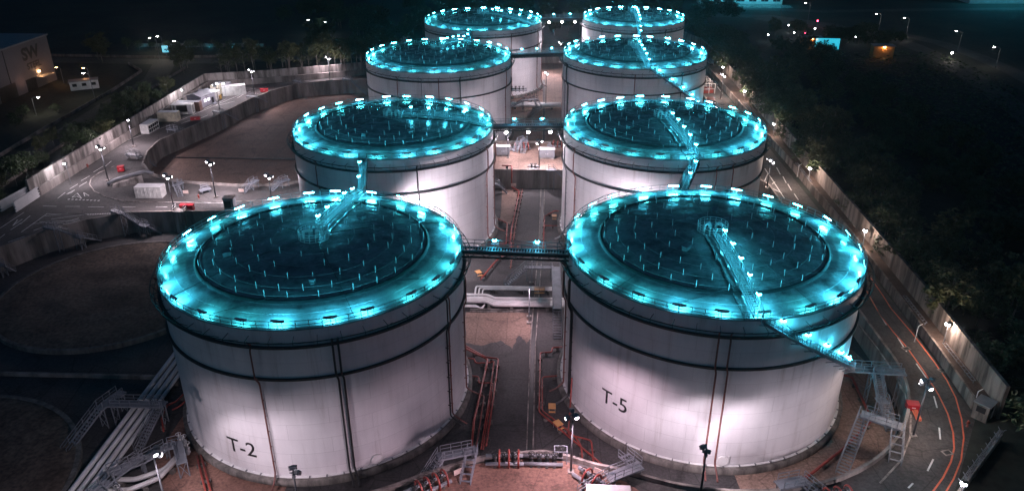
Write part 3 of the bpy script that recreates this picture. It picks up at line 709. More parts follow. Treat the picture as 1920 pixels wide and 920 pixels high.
# ------------------------------------------------------------------ floodlight masts
def mast_flood():
    h = MB(); l = MB(); th = R_(24); c, s = math.cos(th), math.sin(th)
    rp = lambda x, y, z: (x*c+z*s*-1*-1*0+z*s, y, -x*s+z*c)
    h.hexa([rp(x, y, z) for x, g in ((0,.7),(.5,1.0)) for y, z in ((-.36*g,-.26*g),(.36*g,-.26*g),(.36*g,.26*g),(-.36*g,.26*g))])
    h.beam((-.15,0,-.05),(.05,0,0),.1)
    dome = MB().ball((0,0,0), .25, 12); l.add([rp(.49+.6*x, y*1.1, z*.85) for x, y, z in dome.v], dome.f)
    return h.mesh('floodlight', MT['grey']), l.mesh('lamp_glass', MT['lens_w'])
MF, MG = mast_flood()
def mast(x, y, zb, zh, label, azs=(-62,-118,28,152), spots=(), color=WHITE, group='floodlight masts of the tank farm'):
    t = thing('floodlight_mast', label, 'floodlight mast', (x, y, zb), 0, group); h = zh-zb
    MB().lathe([(.001,0),(.17,0),(.085,h+.4),(.001,h+.4)], 10).build('pole', MT['pole'], t, True)
    MB().box((0,0,.12),(.8,.8,.24)).build('base_plate', MT['conc2'], t)
    b = MB(); b.beam((-.45,0,h),(.45,0,h),.1); b.beam((0,-.45,h+.3),(0,.45,h+.3),.1); b.box((0,0,h-.5),(.32,.32,.5))
    b.build('crossbar', MT['grey'], t)
    for i, az in enumerate(azs):
        f = link('floodlight', MF, t, (.4*math.cos(R_(az)), .4*math.sin(R_(az)), h+(.34 if i % 2 else -.34)), R_(az)); link('lamp_glass', MG, f)
    for az, tilt, en, size in spots:
        a = R_(az); d = (math.cos(a)*math.cos(R_(tilt)), math.sin(a)*math.cos(R_(tilt)), -math.sin(R_(tilt)))
        lamp('SPOT', 'lamp', t, (1.35*math.cos(a), 1.35*math.sin(a), h-.25), en, color, d, size, .45 if size > 135 else (.75 if size < 60 else .5), .4)
    return t
E1 = 6500
mast(-76.3,167.4,ZR,13.4,'floodlight mast on the pavement beside the empty bund, left of a red hydrant',spots=((60,56,E1*1.6,150),(200,62,E1*.6,150)))
mast(-82.9,159.6,ZR,13.0,'floodlight mast with very bright heads beside the white corrugated container',spots=((110,62,E1*.8,150),(-100,62,E1*.3,140),(190,62,E1*.3,140)))
mast(-107.5,177.6,ZR,13.3,'floodlight mast on the left road just past the painted triangles',spots=((-60,62,E1*.55,150),(150,48,E1*.9,155)))
p_ = at(503,328,12.9); mast(p_.x,p_.y,ZR,12.9,'floodlight mast on the left road close to the second left tank',spots=((100,56,E1*1.5,150),(0,30,E1*.6,140)))
mast(-98.1,259.2,ZR,12.9,'floodlight mast beside the hatched road markings in the far left corner',spots=((200,60,E1*.8,155),(-30,58,E1*.8,150)))
mast(-77.4,281.3,ZR,12.4,'floodlight mast in front of the far boundary wall',spots=((130,45,E1*1.0,160),(-80,58,E1*.7,150)))
mast(-103.2,240.8,ZR,12.4,'floodlight mast beside the yellow generators on the left road',azs=(160,200),spots=((170,55,E1*.8,150),))
mast(-113.3,203.3,ZR,12.2,'floodlight mast with twin heads next to the first white site cabin',azs=(90,-60),spots=((40,60,E1*.6,150),(-100,62,E1*.7,150),(180,40,E1*.4,150)))
mast(0.0,188.6,ZR,12.0,'floodlight mast standing on the cross road between the tank rows',azs=(45,135,225,315),spots=((90,60,E1*1.3,160),(-70,52,E1*1.0,150),(180,25,E1*.7,140),(0,25,E1*.7,140)))
mast(4.6,77.4,ZR,13.6,'floodlight mast between the valve manifold and the T-5 tank',azs=(50,100,180,-60),spots=((48,48,E1*.75,112),(75,52,E1*.35,112),(-110,56,E1*1.3,150)),color=PINK)
mast(51.6,86.0,ZR,13.4,'floodlight mast leaning over the right road beside the red hose box',azs=(140,180,-80,30),spots=((165,62,E1*.22,126),(-20,60,E1*.2,150),(100,60,E1*.14,150)),color=(1,.76,.68))
mast(55.2,177.3,ZR,11.6,'floodlight mast on the right road beside the second right tank',spots=((100,60,E1*.6,150),(-60,60,E1*.35,150),(170,30,E1*.3,140)),color=(1,.76,.68))
mast(60.3,257.1,ZR,12.7,'floodlight mast on the right road near the parked truck',spots=((100,58,E1*.8,150),(-90,60,E1*.7,150)),color=(1,.76,.68))
mast(20.6,74.1,ZR,11.1,'floodlight mast facing the T-5 tank, black seen from behind',azs=(60,120,85,100),spots=((32,37,E1*.75,106),(72,38,E1*.4,106),(120,46,E1*.3,104)))
p_ = at(286,848,12.4); mast(p_.x,p_.y,0.0,12.4,'floodlight mast over the valve platform at the left foot of the T-2 tank',azs=(20,70,160,-40),spots=((35,52,E1*.6,106),(-60,55,E1*.6,150),(180,50,E1*.6,150)))
p_ = at(550,886,11.0); mast(p_.x,p_.y,ZR,11.0,'floodlight mast facing the T-2 tank, black seen from behind',azs=(60,120,85,100),spots=())
p_ = at(1050,80,12.4); mast(p_.x,p_.y,ZR,12.4,'floodlight mast behind the third pair of tanks',spots=((-90,35,E1*1.2,150),(-160,30,E1*.6,140)))
p_ = at(952.5,296,ZR); mast(p_.x,p_.y,ZR,12.0,'slim floodlight mast close to the second left tank under the footbridge',azs=(200,20),spots=((-20,60,E1*.9,160),(90,30,E1*.9,150)))
mast(-44,55,ZR,14.0,'floodlight mast on the front road before the T-2 tank',spots=((52,21,E1*1.5,56),(78,21,E1*1.5,56)))
mast(43,55,ZR,14.0,'added floodlight mast out of view on the front road before the T-5 tank',spots=((88,19,E1*1.3,58),(112,19,E1*1.3,58)))  # mast added out of view to brighten the right side of T-5
mast(-2,60,ZR,13.5,'floodlight mast on the front road between the nearest tanks',spots=((122,21,E1*.9,56),(146,21,E1*.8,56),(95,64,E1*.7,120)),color=PINK)
mast(2,262,0.0,12.0,'floodlight mast on the pink floor behind the third row of pipes',spots=((160,30,E1*1.0,150),(60,40,E1*.6,150)))

mast(-22,131.5,0.0,11.5,'added unseen floodlight mast between the T-2 tank and the tank behind it',spots=((80,12,E1*2.2,140),(0,40,E1*1.0,150)))  # unseen mast added to light the front of the second left tank
mast(17,133.5,0.0,11.5,'added unseen floodlight mast between the T-5 tank and the tank behind it',spots=((80,12,E1*1.9,140),(180,40,E1*1.0,150)))  # hidden mast, added as a light for the second right tank's front
mast(-2,316,0.0,12.0,'floodlight mast between the farthest pair of tanks',spots=((-110,20,E1*2.0,150),(-60,20,E1*1.0,150)))
def kerb_run(pxs, label):
    P = [at(x, y, ZR) for x, y in pxs]; m = MB()
    for p, q_ in zip(P, P[1:]): m.beam((p.x,p.y,ZR+.06),(q_.x,q_.y,ZR+.06),.22,.14)
    wbuild(m, 'kerb', MT['conc2'], label, 'kerb')
kerb_run([(214,312),(186,324),(171,335),(168,346),(177,359),(200,370),(228,377),(262,379),(330,379),(400,379),(470,377),(540,373)], 'long curved kerb of the pavement in front of the empty bund')
kerb_run([(1590,580),(1612,612),(1650,660),(1676,700),(1697,740),(1708,780),(1706,820),(1690,862),(1650,905)], 'curved kerb between the right road and the front bund wall')
def post_light(x, y, zb, h, label, energy, color, group, lens='lens_p', aim=None, size=165):
    t = thing('post_light', label, 'post light', (x, y, zb), 0, group)
    MB().lathe([(.001,0),(.07,0),(.05,h),(.001,h)], 8).build('pole', MT['galv'], t)
    f = MB().box((0,0,h),(.75,.5,.4)).build('floodlight', MT['black'], t)
    MB().box((-.2,-.27,h-.1),(.6,.04,.3)).box((-.39,0,h-.05),(.04,.44,.3)).build('lamp_glass', MT[lens], f)
    if energy:
        lamp('POINT', 'lamp', f, (-1.1,-.5,h+.1), energy, color, radius=.15)
    return t
for k, (y, lab) in enumerate(((281.7,'post light at the far end of the tall right wall, above the truck'),(248.3,'second post light along the tall right wall, above the road markings'),(213,'post light on the right terrace beside a bend of the second right tank'),
        (177.6,'post light on the right terrace above the broad arrow markings'),(142.1,'post light on the right terrace beside the rim of the T-5 tank'),(107.1,'post light on the right terrace above the first white dashes'))):
    post_light(65.0-.1+(.9 if y > 200 else 0), y, 6.3, 3.3, lab, 1500, (1,.74,.62), 'post lights along the right terrace')
p_ = at(1809,906,6.8); post_light(p_.x, p_.y, ZR, 2.4, 'post light behind the wire fence at the lower right corner', 160, (1,.9,.88), 'post lights along the right terrace')
for px, py, lab in ((118.7,307.6,'post light on the left boundary wall above the road junction'),(339,170,'dazzling post light on the left boundary wall behind the grey site office'),(417,158,'post light where the left and far boundary walls meet'),(405,158,'post light beside the stacked containers in the far left corner')):
    p_ = at(px, py, 9.6); post_light(p_.x+.6, p_.y, 8.9 if p_.x < -118 else ZR, 10-8.9 if p_.x < -118 else 5.4, lab, 1500, (.95,.9,1), 'post lights along the left wall')

# ------------------------------------------------------------------ site cabins and containers
def container(c, L, w, h, rz, mat, label, group='site cabins and containers', cat='container', detail='ribs'):
    t = thing('shipping_container' if cat == 'container' else 'site_cabin', label, cat, (c[0], c[1], c[2] if len(c) > 2 else ZR+.02), rz, group)
    b = MB(); b.box((0,0,h/2+.1),(L-.16,w-.16,h-.1))
    n = int(L/.42)
    for i in range(n):                                  # pressed ribs of the long sides
        x = -L/2+.3+(L-.6)*i/(n-1)
        for s in (-1, 1): b.box((x, s*(w/2-.06), h/2+.1), (.2, .07, h-.5))
    b.build('body', MT[mat], t)
    f = MB()
    for sx in (-1, 1):
        for sy in (-1, 1): f.box((sx*(L/2-.08), sy*(w/2-.08), h/2+.06), (.18,.18,h+.04))
    for z in (.12, h): 
        for sy in (-1, 1): f.box((0, sy*(w/2-.08), z), (L-.34,.16,.18))
        for sx in (-1, 1): f.box((sx*(L/2-.08), 0, z), (.16,w-.34,.18))
    f.build('frame', MT[mat], t)
    MB().box((0,0,h+.07),(L-.1,w-.1,.06)).build('roof', MT['cont_g' if mat == 'cont_b' else 'white'], t)
    for s in (-1, 1):
        d = MB().box((L/2+.03, s*w/4, h/2+.05), (.06, w/2-.14, h-.3))
        for q in (-.2,.2): d.tube([(L/2+.09, s*w/4+q, .25),(L/2+.09, s*w/4+q, h-.15)], .03, 5)
        d.build('door', MT[mat], t)
    if detail == 'windows':
        for k in range(5):
            for z in (.8, 1.9):
                MB().box((-L/2+.8+k*(L-1.6)/4, -w/2-.03, z), (.7,.06,.8)).build('window', MT['glass'], t)
                MB().box((-L/2+.8+k*(L-1.6)/4, w/2+.03, z), (.7,.06,.8)).build('window', MT['glass'], t)
    return t
container((-115.2,217.6),6.1,2.5,2.7,R_(-93),'white' if False else 'cont_w','white site cabin with rows of dark window panels, nearest of the row',detail='windows',cat='site cabin')
container((-114.0,228.0),6.0,2.5,2.8,R_(3),'cont_c','cream container with a dirty side, second of the row along the left wall')
# white frame of an open container
def open_container(c, L, w, h, rz):
    t = thing('open_container', 'white open-sided container with a dark interior, third of the row along the left wall', 'container', (*c, ZR+.02), rz, 'site cabins and containers')
    b = MB(); b.box((0,0,.08),(L,w,.16)); b.box((0,0,h),(L+.05,w+.05,.3)); b.box((0,w/2-.06,h/2),(L-.1,.1,h-.4))
    b.build('body', MT['cont_w'], t); f = MB()
    for sx in (-1,1):
        for sy in (-1,1): f.box((sx*(L/2-.12), sy*(w/2-.12), h/2),(.26,.26,h-.3))
    f.box((L/2-.8,-w/2+.1,h/2),(1.3,.12,h-.4)); f.build('frame', MT['white'], t)
    MB().box((-.5,w/2-.25,h/2-.1),(L-2,.2,h-.7)).build('back_panel', MT['black'], t)
open_container((-112.8,236.0), 6.2, 2.6, 3.0, R_(4))
container((-112.2,239.2),7.2,2.5,2.9,R_(4),'cont_b','dark brown container wedged between the open white one and the grey office')
def office(c, L, w, h, rz):
    t = thing('site_office', 'grey site office with a glossy shallow gabled roof and lit doorway', 'site office', (*c, ZR+.02), rz, 'site cabins and containers')
    MB().prism([(-L/2,-w/2),(L/2,-w/2),(L/2,w/2),(-L/2,w/2)],0,h).build('body', MT['cont_g'], t)
    r = MB(); r.add([(-L/2-.3,-w/2-.3,h+.003),(L/2+.3,-w/2-.3,h+.003),(L/2+.3,0,h+1.0),(-L/2-.3,0,h+1.0),(L/2+.3,w/2+.3,h+.003),(-L/2-.3,w/2+.3,h+.003)],[(0,1,2,3),(3,2,4,5),(1,4,2),(0,3,5),(0,5,4,1)])
    r.build('roof', MT['grey'], t)
    for x in (-1.6, .2): 
        wn_ = MB().box((x,-w/2-.04,2.0),(1.0,.07,.9)).build('window', MT['lit_w'], t); MB().box((x,-w/2-.06,2.0),(.06,.08,.9)).build('frame', MT['white'], wn_)
    d = MB().box((2.2,-w/2-.04,1.1),(.95,.07,2.1)).build('door', MT['glass'], t); MB().ball((2.5,-w/2-.12,1.1),.06,6).build('handle', MT['galv'], d)
    MB().box((2.2,-w/2-.5,.15),(1.6,.9,.3)).build('step', MT['galv'], t)
office((-111.0,246.0), 7.0, 5.4, 3.6, R_(75))
container((-108.6,251.6),2.6,2.4,3.0,R_(80),'cont_w','narrow white cabin standing on end beside the grey office',cat='site cabin')
container((-112.4,254.6),5.8,2.4,2.6,R_(8),'cont_b','dark cabin with lit openings behind the grey office',cat='site cabin')
container((-110.8,259.6),4.6,2.4,3.4,R_(80),'cont_c','tall cream container beside the yellow generators')
container((-110.2,262.8),5.4,2.5,3.0,R_(6),'cont_g','grey container behind the yellow generators')
container((-105.0,259.0),7.6,3.2,3.1,R_(22),'cont_w','large white container at the far end of the row')
for px, lab in ((394,'left one of the two yellow generators beside the containers'),(408,'right one of the two yellow generators beside the containers')):
    p_ = at(px, 187, ZR); t = thing('generator', lab, 'generator', (p_.x,p_.y,ZR+.02), R_(10), 'yellow generators')
    MB().box((0,0,.85),(2.6,1.4,1.3)).build('body', MT['yellow'], t); MB().box((0,0,.12),(2.8,1.5,.2)).build('skid', MT['black'], t)
    MB().tube([(.8,.2,1.5),(.8,.2,2.1),(1.0,.2,2.2)],.08,6).build('exhaust_pipe', MT['grey'], t)
    g = MB(); [g.box((-.9+.3*k,-.71,.9),(.2,.04,.9)) for k in range(7)]; g.build('grille', MT['black'], t)
container((-91.9,167.6),6.3,2.6,2.7,R_(2),'cont_w','white corrugated container on the verge by the left road junction')

# sliding gates at the left entrance
def gate(a, b, label):
    a, b = Vector(a), Vector(b); m = (a+b)/2; L = (b-a).length; rz = math.atan2(b.y-a.y, b.x-a.x)
    t = thing('sliding_gate', label, 'gate', (m.x, m.y, ZR), rz, 'white sliding gates at the left entrance')
    MB().box((0,0,1.5),(L-.3,.14,2.5)).build('panel', MT['white'], t)
    f = MB()
    for x in (-L/2, L/2):
        for k in range(4): f.box((x, 0, .5+k*.65),(.35,.24,.3))
    f.build('frame', MT['white'], t)
    for s in (-1,1): MB().lathe([(.001,-.05),(.16,-.05),(.16,.05),(.001,.05)],10).build('wheel', MT['black'], t, loc=(s*L*.35,0,.16))
gate((-121.4,157.0,0),(-120.6,166.0,0),'rear one of the two white sliding gate panels'); gate((-117.9,156.8,0),(-118.0,166.0,0),'front one of the two white sliding gate panels')

# small red and other equipment
def hose_box(p, size, rz, label, reel=False):
    t = thing('hose_box', label, 'hose box', (p[0], p[1], p[2]), rz, 'red fire hose boxes'); L, w, h = size
    b = MB().box((0,0,.25+h/2),(L,w,h)); b.build('body', MT['crimson'], t)
    MB().prism([(-L/2-.06,-w/2-.06),(L/2+.06,-w/2-.06),(L/2+.06,w/2+.06),(-L/2-.06,w/2+.06)],.25+h,.33+h).build('lid', MT['crimson'], t)
    g = MB()
    for sx in (-1,1):
        for sy in (-1,1): g.box((sx*(L/2-.1), sy*(w/2-.1), .125),(.1,.1,.25))
    g.build('stand', MT['black'], t)
    MB().box((0,-w/2-.02,.25+h*.6),(.5,.03,.14)).build('handle', MT['white'], t)
    if reel:
        r = MB()
        for k in range(7): r.box((.15,-w/2-.4-k*.32,.6),(.5,.2,.4))
        r.beam((-.2,-w/2-.2,.5),(-.2,-w/2-2.4,.5),.1); r.build('hose_reel', MT['orange'], t)
def q(px, py, z=ZR): p = at(px, py, z); return (p.x, p.y, z+.02)
hose_box(q(352,395),(3.0,1.2,1.2),.03,'long red hose box on the road edge above the front bund wall')
hose_box(q(228,322),(1.5,1.3,1.2),.3,'red hose box beside the concrete ramp at the empty bund')
hose_box(q(496,173),(2.6,1.2,.9),.25,'red hose box by the far left bund corner')
hose_box(q(367,226),(2.8,1.2,.8),.3,'flat red hose box on the road opposite the cabins')
hose_box(q(1709,768),(1.6,1.2,.9),R_(-8),'big red hose box with an orange reel beside the right road mast',True)
def hydrant(p, label):
    t = thing('fire_hydrant', label, 'fire hydrant', p, 0, 'red fire hydrants')
    MB().lathe([(.001,0),(.2,0),(.2,.08),(.13,.1),(.13,.75),(.18,.78),(.14,.95),(.001,1.02)],10).build('barrel', MT['red'], t, True)
    MB().tube([(-.3,0,.6),(.3,0,.6)],.09,8).build('outlet', MT['red'], t)
hydrant(q(373,372),'red hydrant on the pavement beside a mast at the empty bund'); hydrant(q(1813,799),'red hydrant beside the outer orange line of the right road'); hydrant(q(165,314),'red hydrant at the foot of the left boundary wall')
p_ = at(430,396,ZR); t = thing('sentry_box', 'dark green control cabinet with a white handrail beside the left road', 'cabinet', (p_.x, p_.y+1, ZR+.02), .05)
MB().box((0,0,1.5),(2.2,2.0,2.9)).build('body', MT['grey'], t); MB().box((0,0,3.03),(2.5,2.3,.16)).build('roof', MT['conc2'], t)
MB().box((-.2,-1.03,1.6),(1.5,.06,1.6)).build('window', MT['glass'], t); rail_run(MB(), [(1.6,-1,0),(1.6,1,0),(2.8,1,0)], 1.1).build('handrail', MT['galv'], t)
# concrete landing tower on the left wall
p_ = at(342,437,0); t = thing('stair_tower', 'concrete landing pillar with white railings against the dark bund wall', 'landing tower', (p_.x, p_.y+.9, 0))
MB().box((0,0,2.6),(2.2,1.8,5.2)).build('pillar', MT['conc2'], t); MB().box((0,0,5.28),(2.6,2.2,.16)).build('slab', MT['conc2'], t)
rail_run(MB(), [(-1.2,1,5.36),(-1.2,-1,5.36)], 1.1,.08).build('handrail', MT['white'], t); rail_run(MB(), [(1.2,1,5.36),(1.2,-1,5.36)], 1.1,.08).build('handrail', MT['white'], t)

# concrete ramp with a pipe over the corner of the empty bund
t = thing('concrete_ramp', 'sloping concrete block with a thick pipe crossing it beside the empty bund', 'concrete ramp', q(240,343), .5)
MB().hexa([(-3.5,-2,0),(3.5,-2,0),(3.5,2,0),(-3.5,2,0),(-3.2,-1.6,.6),(3.4,-1.2,1.7),(3.4,1.2,1.7),(-3.2,1.6,.6)]).build('block', MT['conc2'], t)
MB().pipe([(-4.5,.2,.4),(-2.8,.2,1.2),(4.2,.2,2.3),(6,.4,1.4)],.42,10,.8).build('pipe', MT['grey'], t, True)

# ------------------------------------------------------------------ crossover stairs
def stairs(label, path, w=1.1, m='galv', zf=0.0, group='crossover stairs', legs=True, rails=(1,-1), name='access_stair'):
    P = [Vector(p) for p in path]; o = P[0].copy(); o.z = min(p.z for p in P); P = [p-o for p in P]; zf -= o.z
    t = thing(name, label, 'stair', o, 0, group)
    hr = {s: MB() for s in rails}; lg = []
    for a, b in zip(P, P[1:]):
        dh = Vector((b.x-a.x, b.y-a.y, 0)); 
        if dh.length < .01: continue
        dh.normalize(); n = Vector((-dh.y, dh.x, 0)); flat = abs(b.z-a.z) < .1
        d = MB()
        if flat:
            d.beam(a-dh*.5, b+dh*.5, w+.1, .08)
            for s in (-1,1): d.beam(a+n*s*(w/2+.06)-Vector((0,0,.1))-dh*.5, b+n*s*(w/2+.06)-Vector((0,0,.1))+dh*.5, .09, .26)
            d.build('platform', MT[m], t)
            if legs:
                for e in (a, b):
                    for s in (-1,1): lg.append((e+n*s*(w/2)-Vector((0,0,.1)), Vector((e.x+n.x*s*w/2, e.y+n.y*s*w/2, zf))))
        else:
            for s in (-1,1): d.beam(a+n*s*(w/2)-Vector((0,0,.05)), b+n*s*(w/2)-Vector((0,0,.05)), .08, .3)
            k = max(3, int(abs(b.z-a.z)/.24))
            for i in range(k):
                p = a.lerp(b, (i+.5)/k); d.beam(p-n*w/2, p+n*w/2, .27, .05)
            d.build('stair_flight', MT[m], t)
        for s in rails:
            rail_run(hr[s], [a+n*s*(w/2+.02), b+n*s*(w/2+.02)], 1.1, .07, 1.5)
    for s in rails: hr[s].build('handrail', MT[m], t)
    for i in range(0, len(lg), 2):
        g = MB()
        for a, b in lg[i:i+2]: g.beam(a, b, .13)
        if len(lg[i:i+2]) == 2:
            (a, b), (c, d_) = lg[i], lg[i+1]; H = a.z-b.z
            if H > 1.2:
                for k in range(max(1, int(H/1.6))):
                    u, v = k/max(1, int(H/1.6)), (k+1)/max(1, int(H/1.6)); g.beam(a.lerp(b, u), c.lerp(d_, v), .07); g.beam(c.lerp(d_, u), a.lerp(b, v), .07)
        g.build('leg', MT[m], t)
    return t
def Q(*a): return [tuple(at(x, y, z)) for x, y, z in a]
stairs('grey stair descending the curved dark bund wall at the far left', Q((86,424,5.6),(104,428,5.6),(142,442,2.9),(152,444,2.9),(187,450,.02)))
stairs('grey stair on the dark bund wall below the hatched road junction', Q((212,394,5.6),(228,399,5.6),(262,420,2.7),(274,423,2.7),(302,437,.02)))
stairs('grey stair at the far left edge of the dark bund', Q((-12,492,2.6),(4,497,2.6),(26,508,.02)))
stairs('pale-topped stair into the empty bund opposite the cream container', Q((316,241,5.7),(330,243,5.7),(368,256,.02)), group='stairs into the empty bund')
stairs('dark stair into the empty bund opposite the generators', Q((402,208,5.7),(416,210,5.7),(446,226,.02)), group='stairs into the empty bund')
stairs('stair into the empty bund below the corner mast', Q((465,180,5.7),(479,181,5.7),(508,196,.02)), group='stairs into the empty bund')
stairs('white-railed stair into the far corner of the empty bund', Q((552,151,5.7),(562,153,5.7),(608,176,.02)), group='stairs into the empty bund')
stairs('stair into the empty bund close to the third left tank', Q((645,147,5.7),(656,149,5.7),(688,178,.02)), group='stairs into the empty bund')
stairs('grey stair with black hose racks at the sharp corner of the empty bund', Q((240,288,5.7),(258,290,5.7),(290,312,.02)), group='stairs into the empty bund')
stairs('steep white stair over the low wall behind the mast and the container', Q((339,369,ZR+.02),(329,347,6.2),(338,342,6.2)), zf=ZR, group='stairs into the empty bund')
stairs('small white landing with a looped railing on the low bund wall', Q((378,356,5.4),(391,353,5.4)), zf=ZR, group='stairs into the empty bund')
stairs('white stair over the low wall, left of the pair near the second tank', Q((456,362,ZR+.02),(470,344,6.2),(480,338,6.2)), zf=ZR, group='stairs into the empty bund')
stairs('white stair over the low wall, right of the pair near the second tank', Q((508,358,ZR+.02),(526,340,6.2),(538,336,6.2)), zf=ZR, group='stairs into the empty bund')
stairs('grey stair tower on the cross wall beside the second right tank', Q((1028,318,5.7),(1039,318,5.7),(1062,338,2.4)), 1.3)
stairs('short grey stair at the cross wall beside the second left tank', Q((928,343,2.8),(936,347,2.4),(950,362,.02)), .9)
stairs('grey crossover stair over the white pipes between the nearest tanks', [(3.6,115.6,.02),(3.6,121.4,3.0),(3.6,136.8,3.0)], 1.5)
stairs('side flight rising to the crossover walkway over the white pipes', [(-6.4,134.6,.02),(-2.2,137.2,2.9),(2.6,137.3,2.9)], 1.1)
stairs('grey crossover stair and platform over the four pale pipes left of the T-2 tank', [(-66.6,83.6,.02),(-63.8,89.6,3.6),(-62.6,93.2,3.6)], 1.2)
stairs('long railed platform spanning the four pale pipes left of the T-2 tank', [(-62.4,90.6,3.66),(-55.0,90.6,3.66)], 1.3)
stairs('grey stair running down from the pipe platform beside the red riser', [(-55.2,90.0,3.6),(-56.6,84.6,.02)], 1.2)
stairs('angled valve platform with lit railings at the left foot of the T-2 tank', [(-56.6,77.4,2.4),(-53.4,80.0,2.4),(-51.2,82.8,2.4),(-49.6,83.0,2.8),(-47.6,79.6,2.8)], 1.2)
stairs('stair running down from the valve platform at the bottom left', [(-55.6,75.4,2.4),(-52.6,73.0,.9),(-50,71.6,.02)], 1.3)
stairs('narrow grey catwalk over the branch pipes at the bottom left', [(-57.4,70,2.6),(-55.6,76.4,2.6),(-53.6,80.4,2.6)], 1.0)
stairs('stair over the front bund wall beside the T-2 tank, twin flights under one platform', [(-17.2,72.6,.02),(-12.2,78.3,5.9),(-8.2,79.6,5.9),(-8.8,74.6,ZR+.03)], 1.3)
stairs('stair over the front bund wall beside the T-5 tank, with a broad platform', [(5.6,73.2,ZR+.03),(9.6,75.2,5.9),(13.0,77.2,5.9),(11.4,79.8,5.6)], 1.4)
stairs('elevated grey gangway from the foot of the spiral stair to the bund wall', [(46.4,99.4,6.2),(50.6,99.0,6.2),(54.9,98.6,6.2)], 1.3)
stairs('long grey stair running down from the gangway into the front bund', [(51.0,98.2,6.2),(51.4,95.9,3.2),(51.5,95.2,3.2),(52.0,92.4,.02)], 1.3)
stairs('twin-flight stair over the curved bund wall beside the T-5 tank', [(41.2,82.0,.9),(45.8,88.6,5.9),(49.4,86.4,5.9),(46.8,80.2,ZR+.03)], 1.5)
stairs('stair over the front bund wall below the T-5 tank', [(30.4,74.6,5.8),(33.2,75.4,5.8),(36.0,73.2,ZR+.03)], 1.4)
stairs('curved stair over the rear bund wall behind the lit footbridge', Q((966,285,5.0),(974,266,6.8),(985,262,6.8),(980,288,ZR)), 1.2, group='stairs between the tank rows', zf=ZR)
stairs('grey platform stair beside the third left tank', Q((958,200,1.6),(980,188,3.6),(1004,186,3.6),(1012,203,2.0),(992,220,.02)), 1.4, group='stairs between the tank rows')
# ------------------------------------------------------------------ pipes
def pipe_run(label, pts, r, m, cat='pipe', group=None, sup=3.0, bend=.5, base=0.0, name='pipe_run', n=8):
    P = [Vector(p) for p in pts]; o = P[0].copy(); o.z = base; L = [p-o for p in P]
    t = thing(name, label, cat, o, 0, group)
    MB().pipe(L, r, n, bend).build('pipe', MT[m], t, True)
    if sup:
        for a, b in zip(L, L[1:]):
            d = b-a
            if abs(d.z) > .2 or d.length < 1.5: continue
            k = max(1, int(d.length/sup)); h = d.normalized(); nn = Vector((-h.y, h.x, 0))
            for i in range(k):
                c = a.lerp(b, (i+.5)/k)
                if c.z-r < .12: continue
                MB().box((c.x, c.y, (c.z-r)/2+.005), (.5+r*1.5, .3+r, c.z-r-.01), math.atan2(h.y, h.x)+PI/2).build('support', MT['base'], t)
    return t
GP = 'pale pipes of the left bundle'
for i, (x, lab) in enumerate(((-61.0,'outermost of the four pale pipes running past the T-2 tank'),(-59.9,'second from outside of the four pale pipes past the T-2 tank'),(-58.8,'third from outside of the four pale pipes past the T-2 tank'),(-57.8,'innermost of the four pale pipes running past the T-2 tank'))):
    pipe_run(lab, [(x,54,.95),(x,124.6+i*1.1,.95),(x+4,126.2+i*.75,.95),(-14.2,127.6+(3-i)*.62-1.0,.95),(-9.6,127.6+(3-i)*.62-1.0,.95),(-8.2,126.4+(3-i)*.62-1.0,.95),(5.2,126.6+(3-i)*.62-1.0,.95)] if i else
             [(x,54,.95),(x,129,.95),(x+4,131,.95),(-14.2,129.0,.95),(-9.6,129.0,.95),(-8.2,127.8,.95),(5.2,127.9,.95)], .36 if i < 3 else .3, 'pipe', group=GP, sup=6)
for i in range(2):
    pipe_run(('lower','upper')[i]+' pale branch pipe bending from the left bundle to the foot of the T-2 tank', [(-60.6+i*1.4,72.4+i*2.4,1.0),(-58.6+i*1.2,75.6+i*2.0,1.1),(-53.4,75.8+i*2.0,1.1),(-50.4,78.2+i*1.6,1.1),(-49.4,82.6+i*1.3,1.1)], .36, 'pipe', group='pale branch pipes at the T-2 tank', sup=4)
for i in range(3):
    pipe_run(('tall','middle','small')[i]+' white pipe with a square bend between the nearest tanks', [(-12.0+i*.7,128.6,.9),(-12.0+i*.7,132.6-i*.55,.9),(4.6,132.6-i*.55,.9)], .17-.03*i, 'white', group='thin white pipes with a square bend', sup=5)
for i in range(3):
    pipe_run(('upper','middle','lower')[i]+' thin white pipe dipping beside the pink concrete patch', [(-15.4,125.7-i*.3,.7),(-11.4,125.7-i*.3,.7),(-10.6+i*.2,124.9,.45),(-9.9,126.6,.45)], .1, 'white', group='thin white pipes beside the pink patch', sup=0)
GR = 'red fire pipes between the tanks'
def rp(lab, pts, r=.12, m='red', **k): return pipe_run(lab, pts, r, m, group=GR, **k)
rp('thick red pipe slanting from the T-2 tank to the red bundle', [(-12.6,111.6,.6),(-8.2,108.2,.6),(-8.4,104,.6),(-9.2,92.0,.6),(-9.0,85,.6)], .17)
rp('red pipe with a white band, outermost of the bundle beside the T-2 tank', [(-12.4,112.0,.75),(-8.6,108.6,.75),(-6.4,108.2,.75),(-6.6,98,.75),(-7.0,86.4,.75)], .14)
rp('red pipe second in the bundle beside the T-2 tank', [(-11.8,108.6,.5),(-10.4,108.4,.5),(-10.2,107.2,.5),(-8.0,107.2,.5),(-7.1,107.9,.5),(-7.3,97,.5),(-7.7,86,.5)], .12)
rp('red pipe with a loop back to the T-2 tank', [(-10.9,103.6,.5),(-9.3,103.4,.5),(-9.2,101.6,.5),(-6.9,101.8,.5),(-7.4,86,.5)], .12)
rp('faded red pipe short branch at the middle of the bundle', [(-8.7,98.4,.55),(-8.1,98.2,.55),(-8.4,86,.55)], .12, 'redrust')
